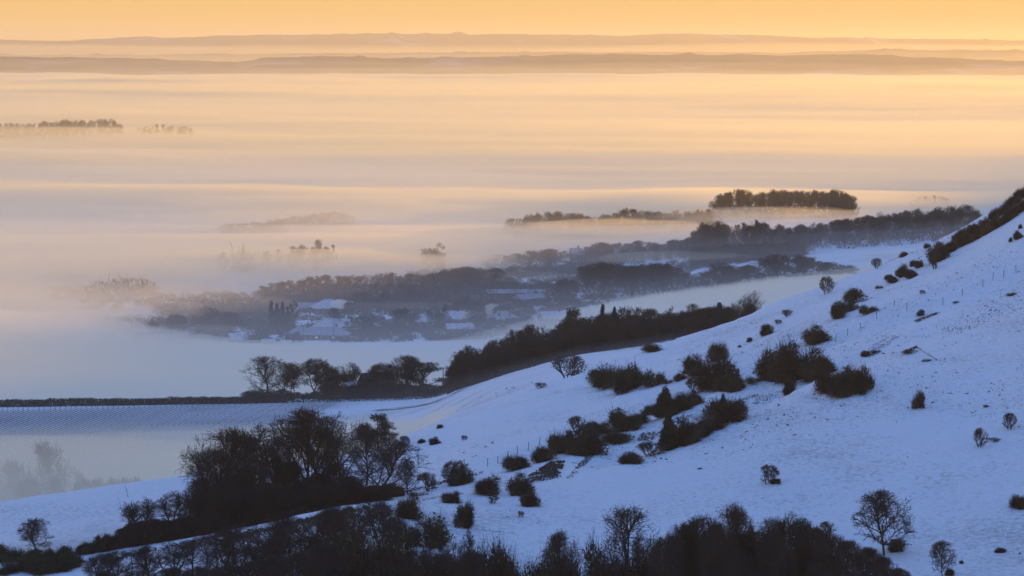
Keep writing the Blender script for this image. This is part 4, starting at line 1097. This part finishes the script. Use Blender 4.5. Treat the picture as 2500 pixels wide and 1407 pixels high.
# ------------------------------------------------------------------ woods too far and faint to count
rng = np.random.default_rng(3)
ftp = []
for i in range(4):
    b, f = bare_tree(500 + i, W=(.66, .72, .6, .75)[i], base=(.15, .1, .25, .12)[i], limbs=7, nb=6, nt_=5, nf=3, rt=.0045, trunk=.018)
    V, Fc = joinm([tubes(b, 3), tubes(f)]); ftp.append((V, Fc, np.percentile(V[:, 0], 99) - np.percentile(V[:, 0], 1)))
parts = []
for q, (p, wm, ht) in enumerate(FARW):
    V, Fc, uw = ftp[q % 4]; a = rr.uniform(0, 6.28); c, s_ = math.cos(a), math.sin(a)
    parts.append((np.stack([(V[:, 0] * c - V[:, 1] * s_) * wm / uw + p.x, (V[:, 0] * s_ + V[:, 1] * c) * wm / uw + p.y, V[:, 2] * ht + p.z], 1), Fc))
tag(mesh_obj('far_woods', *joinm(parts), TWIG), kind='stuff')
P, Sz = [], []
for p, wm, ht in UNDER:
    n = 120
    a = rng.uniform(0, 6.28, n); r = wm * .5 * np.sqrt(rng.uniform(0, 1, n)); z = ht * rng.uniform(0, 1, n) * np.sqrt(np.clip(1 - (r / (wm * .55)) ** 2, .05, 1))
    P.append(np.stack([p.x + r * np.cos(a), p.y + r * np.sin(a), p.z + z], 1)); Sz.append(np.full(n, wm * .075))
tag(mesh_obj('undergrowth', *leaves(np.concatenate(P), np.concatenate(Sz), rng), TWIG), kind='stuff')

# ------------------------------------------------------------------ hedges
HEDGE = mat('hedge_leaves', (.028, .028, .027), noise=(.6, (.045, .040, .036), .4, .6))
def hedge(pts, h, w_, label, dens=34, size=.26):
    pts = [Vector(p) for p in pts]; P = []
    for a, b in zip(pts, pts[1:]):
        ln = (b - a).length; n = int(ln * dens)
        t = rng.uniform(0, 1, n); u = rng.uniform(-.5, .5, n) * w_; v = rng.uniform(0, 1, n)
        side = Vector((-(b - a).y, (b - a).x, 0)).normalized()
        x = a.x + (b.x - a.x) * t + side.x * u; y = a.y + (b.y - a.y) * t + side.y * u
        hh = h * (1 + .12 * vnoise(x / 9.3, y / 9.3, 5) + .10 * vnoise(x / 2.1, y / 2.1, 6))
        g = np.array([ground_z(xx, yy) for xx, yy in zip(x, y)])
        P.append(np.stack([x, y, g + hh * v * (1 - np.abs(u / w_) * .5)], 1))
    return tag(mesh_obj('hedge', *leaves(np.concatenate(P), size, rng), HEDGE), label, 'hedge')
hedge([at(px, d, 990) for px, d in ((-420, 902), (-150, 897), (0, 894), (150, 891), (300, 888), (450, 885), (600, 883), (700, 882))], 2.3, 2.4, 'long thin dark hedge running across the whole valley field at the left', dens=190, size=.3)
hedge([at(px, d, 990) for px, d in ((690, 882), (800, 881), (900, 880), (1000, 873), (1050, 868), (1090, 853), (1130, 840))], 2.8, 6.0, 'thicker dark hedge below the farmhouse', dens=70)
hedge([at(px, d, 950) for px, d in ((1100, 845), (1200, 818), (1300, 800), (1400, 785), (1480, 778), (1560, 772), (1650, 772))], 2.0, 4, 'dark hedge along the foot of the wood, edging the white shelf', dens=60)
hedge([hit(px, py) for px, py in ((1096, 962), (1130, 946), (1165, 928), (1190, 912))], 1.3, 1.4, 'low dark hedge along the upper side of the lane')
hedge([at(px, d, 950) for px, d in ((1128, 838), (1160, 829), (1200, 815))], 1.6, 4, 'dark bank between the farmhouse hedge and the foot of the wood', dens=60)

# ------------------------------------------------------------------ lane
LANE = mat('trodden_snow', (.34, .34, .36), noise=(.35, (.6, .6, .63), .4, .6))
lp = [hit(px, py) for px, py in ((1188, 915), (1165, 931), (1135, 948), (1105, 964), (1070, 979), (1030, 990), (980, 997), (920, 1002))]
V = []
for k, p in enumerate(lp):
    a = lp[max(k - 1, 0)]; b = lp[min(k + 1, len(lp) - 1)]; t = (b - a); n = Vector((-t.y, t.x, 0)).normalized()
    for s_ in (-1.9, -.6, .6, 1.9):
        x, y = p.x + n.x * s_, p.y + n.y * s_; V.append((x, y, ground_z(x, y) + .18))
tag(mesh_obj('lane', V, grid_faces(len(lp), 4), LANE), kind='structure')

# ------------------------------------------------------------------ vineyard
POST = mat('grey_wood_posts', (.07, .06, .055)); VINE = mat('vine_wood', (.05, .04, .04))
def seg(a, b, r): return (*a, *b, r, r)
for i in range(74):
    px = -110 + i * 12.9 + rr.uniform(-1, 1)
    top = at(px, 876, 1000); dirv = Vector((-.11, -.994, 0)); ln = 118
    e = empty('vine_row', top)
    tag(e, 'bare row of vines tied to posts and wire in the misty left field', 'vine row', 'rows of the misty vineyard')
    mesh_obj('end_post', *tubes([seg((0, 0, -.3), (0, 0, 1.7), .055)], 4), POST, e)
    sg, vs = [], []
    prev = None
    for k in range(0, ln, 3):
        q = dirv * k; z = ground_z(top.x + q.x, top.y + q.y) - top.z
        if k and k % 30 == 0: sg.append(seg((q.x, q.y, z - .2), (q.x, q.y, z + 1.4), .03))
        c = (q.x, q.y, z + .95)
        if prev: vs.append(seg((prev[0], prev[1], prev[2] - .45), (c[0], c[1], c[2] - .45), .05)); vs.append(seg(prev, c, .07)); vs.append(seg((prev[0], prev[1], prev[2] + .35), (c[0], c[1], c[2] + .35), .012))
        prev = c
    mesh_obj('trellis', *tubes(vs + sg, 3), VINE, e)

# ------------------------------------------------------------------ fences, poles
def fence(pix, h, label):
    pts = [hit(px, py) for px, py in pix]
    e = empty('fence', pts[0]); tag(e, label, 'fence')
    for p in pts:
        q = p - pts[0]
        mesh_obj('post', *tubes([seg((q.x, q.y, q.z - .3), (q.x + rr.uniform(-.1, .1), q.y, q.z + h * rr.uniform(.8, 1.1)), .05)], 5), POST, e)
    W_ = []
    for a, b in zip(pts, pts[1:]):
        for z in (.5, .95):
            a2, b2 = a - pts[0], b - pts[0]; W_.append(seg((a2.x, a2.y, a2.z + z), (b2.x, b2.y, b2.z + z), .006))
    mesh_obj('wire', *tubes(W_, 3), POST, e)
fence([(1190, 1139), (1216, 1133), (1240, 1120), (1264, 1110), (1291, 1101), (1317, 1088), (1342, 1077)], 1.3, 'short line of thin posts standing above the terrace left of the black clump')
fence([(2040, 834), (2069, 820), (2100, 808), (2140, 779), (2183, 749), (2214, 760), (2302, 746), (2350, 722), (2400, 700), (2424, 686), (2450, 679), (2481, 667), (2520, 655)], 1.5, 'long broken line of thin posts climbing the upper slope to the right edge')
def pole(px, d, h, label, kind='utility_pole', cross=True):
    p = at(px, d, 900); e = empty(kind, p); tag(e, label, kind.split('_')[-1])
    mesh_obj('shaft', *tubes([(0, 0, -.5, 0, 0, h, .16, .10)], 8), POST, e)
    if cross: mesh_obj('crossarm', *tubes([seg((-.9, 0, h - .5), (.9, 0, h - .5), .07)], 4), POST, e)
pole(1082, 862, 8, 'single pole at the right end of the farmhouse trees')
pole(1058, 1640, 20, 'tall thin mast among the trees behind the village house', 'radio_mast', False)
pole(741, 1415, 8, 'left pole in front of the long snowy school roof'); pole(815, 1415, 9, 'right pole in front of the long snowy school roof')

# ------------------------------------------------------------------ houses
BRICK = mat('brown_brick', (.13, .085, .07), noise=(3, (.09, .06, .05), .4, .6))
RENDERW = mat('pale_render', (.42, .42, .44)); DARKTILE = mat('dark_roof_tiles', (.045, .035, .035), noise=(2, (.07, .05, .05), .4, .6))
ROOFSNOW = mat('roof_snow', (.58, .59, .62), noise=(.8, (.36, .36, .38), .45, .7))
THIN = mat('thin_roof_snow', (.26, .26, .29), noise=(.8, (.42, .42, .45), .4, .7))
GLASS = mat('window_glass', (.03, .035, .045), rough=.1, spec=.5); FRAME = mat('white_frames', (.75, .75, .75))
LIT = bpy.data.materials.new('lit_window'); LIT.use_nodes = True
LIT.node_tree.nodes['Principled BSDF'].inputs['Emission Color'].default_value = (1, .75, .45, 1)
LIT.node_tree.nodes['Principled BSDF'].inputs['Emission Strength'].default_value = .35
def box(a, b):
    x0, y0, z0 = a; x1, y1, z1 = b
    return (np.array([(x0, y0, z0), (x1, y0, z0), (x1, y1, z0), (x0, y1, z0), (x0, y0, z1), (x1, y0, z1), (x1, y1, z1), (x0, y1, z1)], float),
            np.array([(0, 3, 2, 1), (4, 5, 6, 7), (0, 1, 5, 4), (1, 2, 6, 5), (2, 3, 7, 6), (3, 0, 4, 7)]))
def house(px, d, w_, dp, wh, rh, rz, label, roof='gable', rmat=None, wmat=None, chim=((.25, 0),), wins=4, lit=0, kind='house', rise=0.0):
    p = at(px, d, 800); p.z += rise
    e = empty(kind, p, R(rz)); tag(e, label, kind.replace('_', ' '))
    wmat = wmat or BRICK; rmat = rmat or ROOFSNOW
    W2, D2 = w_ / 2, dp / 2
    wv, wf = box((-W2, -D2, -1.5), (W2, D2, wh))
    faces = [tuple(int(i) for i in f) for f in wf]; vv = [tuple(v) for v in wv]
    if roof == 'gable':
        vv += [(-W2, 0, wh + rh * .97), (W2, 0, wh + rh * .97)]; faces = faces[:1] + faces[2:] + [(4, 7, 8), (6, 5, 9)]
    mesh_obj('wall', vv, faces, wmat, e)
    o = .45; t = .28
    ins = 0 if roof == 'gable' else min(D2, W2 * .8)
    low = wh - rh * o / D2
    A = [(-W2 - o, -D2 - o, low), (W2 + o, -D2 - o, low), (W2 + o, D2 + o, low), (-W2 - o, D2 + o, low), (-W2 - (o if not ins else -ins), 0, wh + rh), (W2 + (o if not ins else -ins), 0, wh + rh)]
    A2 = [(x, y, z + t) for x, y, z in A]
    f = [(0, 1, 5, 4), (2, 3, 4, 5), (1, 2, 5), (3, 0, 4)]
    rf = mesh_obj('roof', A + A2, [tuple(reversed(q)) for q in f] + [tuple(i + 6 for i in q) for q in f] + [(0, 1, 7, 6), (1, 2, 8, 7), (2, 3, 9, 8), (3, 0, 6, 9)], rmat, e)
    for cx, cy in chim:
        zt = wh + rh * (1 - abs(cy) / D2)
        mesh_obj('chimney', *joinm([box((cx * w_ - .45, cy - .45, zt - .8), (cx * w_ + .45, cy + .45, zt + 1.5)), box((cx * w_ - .55, cy - .55, zt + 1.5), (cx * w_ + .55, cy + .55, zt + 1.68))]), BRICK, rf)
    for k in range(wins):
        x = -W2 + (k + .5) * w_ / wins
        for zc in ([1.4, 4.0] if wh > 4.5 else [min(1.5, wh * .55)]):
            g = mesh_obj('window', *box((x - .5, -D2 - .06, zc - .35), (x + .5, -D2 - .01, zc + .4)), LIT if k in ([lit] if isinstance(lit, int) and lit else (lit or [])) else GLASS, e)
            mesh_obj('frame', *joinm([box((x - .65, -D2 - .09, zc - .6), (x - .55, -D2 - .005, zc + .7)), box((x + .55, -D2 - .09, zc - .6), (x + .65, -D2 - .005, zc + .7)), box((x - .55, -D2 - .09, zc - .6), (x + .55, -D2 - .005, zc - .5)), box((x - .55, -D2 - .09, zc + .6), (x + .55, -D2 - .005, zc + .7))]), FRAME, g)
    return e, p
house(802, 1590, 17, 13, 3.2, 4.2, 12, 'large hipped roof white with snow, left of the big rounded tree', 'hip', wins=5)
house(842, 1600, 9, 8, 2.8, 2.6, -20, 'small snowy roof at the right of the large hipped one')
house(752, 1600, 10, 8, 2.6, 2.2, 8, 'low pale roof left of the large hipped one', rmat=THIN)
house(790, 1428, 25, 12, 2.8, 3.2, -4, 'long school building with two low snowy roof slopes and lit windows', 'hip', wins=9, lit=[3, 6], kind='school', rmat=THIN)
house(822, 1460, 24, 12, 3.4, 4.4, 14, 'school wing behind the long one with a bright snow roof', 'hip', kind='school', wins=4)
house(735, 1432, 14, 10, 2.8, 3.0, -6, 'left wing of the school with a faint pale roof', 'hip', kind='school', rmat=THIN, wins=3)
house(1032, 1480, 12, 9, 5.2, 3.2, 28, 'tall gabled brick house between the two dark evergreens', wins=3, lit=2)
house(1105, 1500, 12, 9, 4.6, 3.4, -14, 'house with a broad snowy slope right of the egg shaped evergreen')
_, smoke1 = house(1122, 1455, 13, 7, 2.8, 2.2, 14, 'low cottage with a white roof and a smoking chimney', chim=((.18, 0),))
house(1228, 1500, 14, 10, 3.0, 3.6, -10, 'hipped house with dark chimneys at its eaves right of the smoke', 'hip', chim=((-.1, -3.2), (.3, -3.2)), rmat=THIN)
house(1262, 1462, 10, 8, 3.0, 2.6, 20, 'dark roofed house in front of the hipped one', rmat=DARKTILE)
house(1352, 1480, 14, 10, 3.2, 3.0, 18, 'snowy roofed house at the left edge of the dark wood', chim=((.2, 0),))
house(1232, 1655, 46, 10, 3.6, 1.6, 2, 'long flat roofed building with a bright line of snow', chim=((-.42, 0), (-.2, 0), (.0, 0), (.2, 0)), wins=12, rmat=THIN, kind='long_building')
house(1150, 1640, 15, 11, 5.4, 4.2, 25, 'big dark roof left of the long flat roofed building', rmat=DARKTILE)
house(1292, 1615, 16, 9, 3.0, 2.2, 32, 'lean snowy roof below the right end of the long building', rmat=THIN)
house(935, 1660, 10, 8, 3, 3, 10, 'small snowy roof beside the airy tree', rmat=THIN)
house(580, 1405, 8, 7, 2.4, 2.6, 22, 'small barn with a curved snowy gable', chim=(), wins=1, kind='barn')
house(655, 1395, 6, 4, 1.4, 1.2, 5, 'low white tunnel shed in front of the school', chim=(), wins=0, kind='shed', wmat=RENDERW)
house(375, 1410, 18, 11, 2.6, 3.0, 16, 'pale farm shed roof lost in the fog at the left', chim=(), wins=2, kind='barn', rmat=THIN)
house(430, 1425, 13, 9, 2.6, 2.8, -10, 'second pale shed roof in the fog at the left', chim=(), wins=2, kind='barn', rmat=THIN)
for k, (px, d, rz) in enumerate([(1405, 1905, 10), (1425, 1890, 35), (1440, 1905, -12), (1512, 1870, 22)]):
    house(px, d, 7, 6, 3.0, 2.8, rz, ['far snowy roof, left of three close together below the small conifers', 'far snowy roof in the middle of three close together', 'far snowy roof, right of three close together', 'far snowy roof alone in the garden trees'][k], wins=2, rise=3, rmat=THIN)
house(918, 912, 9.5, 9, 2.6, 4.6, 28, 'dark tiled farmhouse roof standing in the shrub mass', rmat=DARKTILE, chim=((-.1, .8),), wins=3, kind='farmhouse')
house(858, 905, 5, 5, 1.8, 1.8, -70, 'small outbuilding with one snow white gable slope left of the farmhouse', chim=(), wins=1, kind='outbuilding', rise=1.2)

# chimney smoke
SM = vol('smoke', (1, .97, .92), .16, .3)
def smoke(p, h, dx, w0, label=None):
    rs = [w0 * (.35 + 1.0 * t) for t in np.linspace(0, 1, 9)]; V = []
    for k, r in enumerate(rs):
        t = k / 8; cx = p.x + dx * t + .5 * math.sin(t * 7); z = p.z + h * t
        for q in range(10):
            a = q * math.pi / 5; rr_ = r * (1 + .25 * math.sin(q * 2.3 + k * 1.9)) * (1 if 0 < k < 8 else .3)
            V.append((cx + rr_ * math.cos(a), p.y + rr_ * math.sin(a), z))
    Fs = [(k * 10 + q, k * 10 + (q + 1) % 10, k * 10 + 10 + (q + 1) % 10, k * 10 + 10 + q) for k in range(8) for q in range(10)]
    Fs += [tuple(reversed(range(10))), tuple(range(80, 90))]
    tag(mesh_obj('smoke', V, Fs, SM), kind='stuff')
q = at(1190, 1485, 780); smoke(Vector((q.x, q.y, q.z + 4)), 8.5, 2.2, 2.6)
smoke(Vector((smoke1.x + 2.2, smoke1.y, smoke1.z + 6.6)), 4.5, .5, 1.5)
q = at(820, 1560, 780); smoke(Vector((q.x, q.y, q.z + 2)), 8, 2.0, 4)
house(1187, 1487, 9, 7, 2.6, 2.2, 10, 'low dark house whose chimney gives the tall plume of smoke', rmat=DARKTILE, wins=2)

# ------------------------------------------------------------------ dead grass showing through the snow, and faint tracks drawn with it
GRASS = mat('dead_grass_and_tracks', (.055, .047, .038), noise=(1.2, (.09, .073, .052), .4, .6))
n = 150000
a = np.arctan((rng.uniform(-1300, 1350, n)) / F); d = np.sqrt(rng.uniform(320 ** 2, 640 ** 2, n))
x, y = np.sin(a) * d, np.cos(a) * d
m_ = .42 * vnoise(x / 31, y / 38, 69) + .42 * vnoise(x / 12, y / 15, 70) + .3 * vnoise(x / 4, y / 5, 71) + .22 * vnoise(x / 1.6, y / 2.2, 72)
thr = np.where(x / y * F > -290, .30, .95) - .22 * np.clip((x / y * F - 700) / 500, 0, 1)
k_ = m_ > thr; x, y = x[k_], y[k_]
gz_ = np.array([ground_z(xx, yy) for xx, yy in zip(x, y)])
Pg = np.stack([x, y, gz_ + .05], 1); Sg = rng.uniform(.035, .12, len(x)) * (1 + (rng.uniform(0, 1, len(x)) > .95) * 2.2)
def patch(poly, n, sz):
    """rough grass over a four-cornered piece of slope, corners given as seen"""
    p = np.array(poly, float); out = []
    for _ in range(n):
        u, v = rng.uniform(0, 1), rng.uniform(0, 1)
        if n > 300 and vnoise(np.array(u * 7), np.array(v * 4), n) + 1.6 * min(u, 1 - u, v, 1 - v) < rng.uniform(-.6, .45): continue
        q = (p[0] * (1 - u) + p[1] * u) * (1 - v) + (p[3] * (1 - u) + p[2] * u) * v
        h_ = hit(q[0], q[1]); out.append((h_.x, h_.y, h_.z + rng.uniform(0, sz * 1.2)))
    return np.array(out), np.full(len(out), sz)
PT_ = [patch([(1282, 1168), (1345, 1130), (1378, 1128), (1368, 1166)], 2600, .22), patch([(1282, 1170), (1290, 1182), (1368, 1168), (1340, 1160)], 500, .2),
       patch([(1400, 1150), (1440, 1105), (1462, 1102), (1425, 1140)], 260, .2), patch([(1380, 1170), (1400, 1150), (1415, 1150), (1395, 1170)], 60, .16),
       patch([(1556, 1078), (1566, 1060), (1612, 1055), (1590, 1080)], 300, .2), patch([(1645, 1022), (1690, 1012), (1725, 1022), (1735, 1035)], 420, .14),
       patch([(1780, 985), (1850, 962), (1852, 966), (1790, 992)], 200, .14), patch([(1830, 990), (1850, 970), (1920, 950), (1880, 985)], 260, .14),
       patch([(2230, 785), (2285, 765), (2290, 768), (2240, 788)], 260, .2), patch([(2080, 870), (2170, 822), (2200, 822), (2120, 880)], 420, .16),
       patch([(2205, 862), (2238, 846), (2240, 850), (2208, 866)], 200, .2), patch([(2240, 848), (2290, 880), (2288, 883), (2238, 851)], 120, .12),
       patch([(2280, 790), (2490, 700), (2500, 760), (2300, 830)], 700, .13), patch([(930, 1214), (1180, 1152), (1182, 1157), (930, 1220)], 700, .2),
       patch([(210, 1380), (560, 1300), (560, 1306), (210, 1388)], 500, .22), patch([(560, 1310), (900, 1235), (905, 1246), (560, 1322)], 1600, .26),
       patch([(600, 1360), (900, 1262), (905, 1270), (620, 1372)], 900, .24), patch([(0, 1392), (210, 1368), (212, 1376), (0, 1402)], 500, .22),
       patch([(1000, 1225), (1130, 1205), (1132, 1208), (1000, 1229)], 160, .12), patch([(1400, 940), (1900, 800), (1960, 830), (1440, 1000)], 500, .09),
       patch([(1830, 850), (2010, 764), (2012, 766), (1832, 853)], 160, .07), patch([(2100, 800), (2420, 640), (2422, 643), (2102, 803)], 260, .07), patch([(2250, 700), (2500, 560), (2500, 566), (2252, 704)], 200, .06),  # narrow strips stand in for footpath lines on the slope
       patch([(1440, 1010), (1640, 945), (1642, 947), (1442, 1013)], 120, .07), patch([(305, 1186), (312, 1216), (314, 1216), (307, 1186)], 60, .09), patch([(286, 1216), (299, 1252), (301, 1252), (288, 1216)], 60, .09),  # one more path line, then two strips standing in for footprints
       patch([(1130, 1290), (1260, 1302), (1262, 1304), (1130, 1293)], 110, .09), patch([(2010, 1290), (2120, 1340), (2120, 1344), (2010, 1294)], 60, .08),
       patch([(2100, 1300), (2180, 1340), (2230, 1330), (2180, 1350)], 200, .2)]
Pg = np.concatenate([Pg] + [q[0] for q in PT_]); Sg = np.concatenate([Sg] + [q[1] for q in PT_])
tag(mesh_obj('dead_grass_and_tracks', *leaves(Pg, Sg, rng, flat=.35), GRASS), kind='stuff')
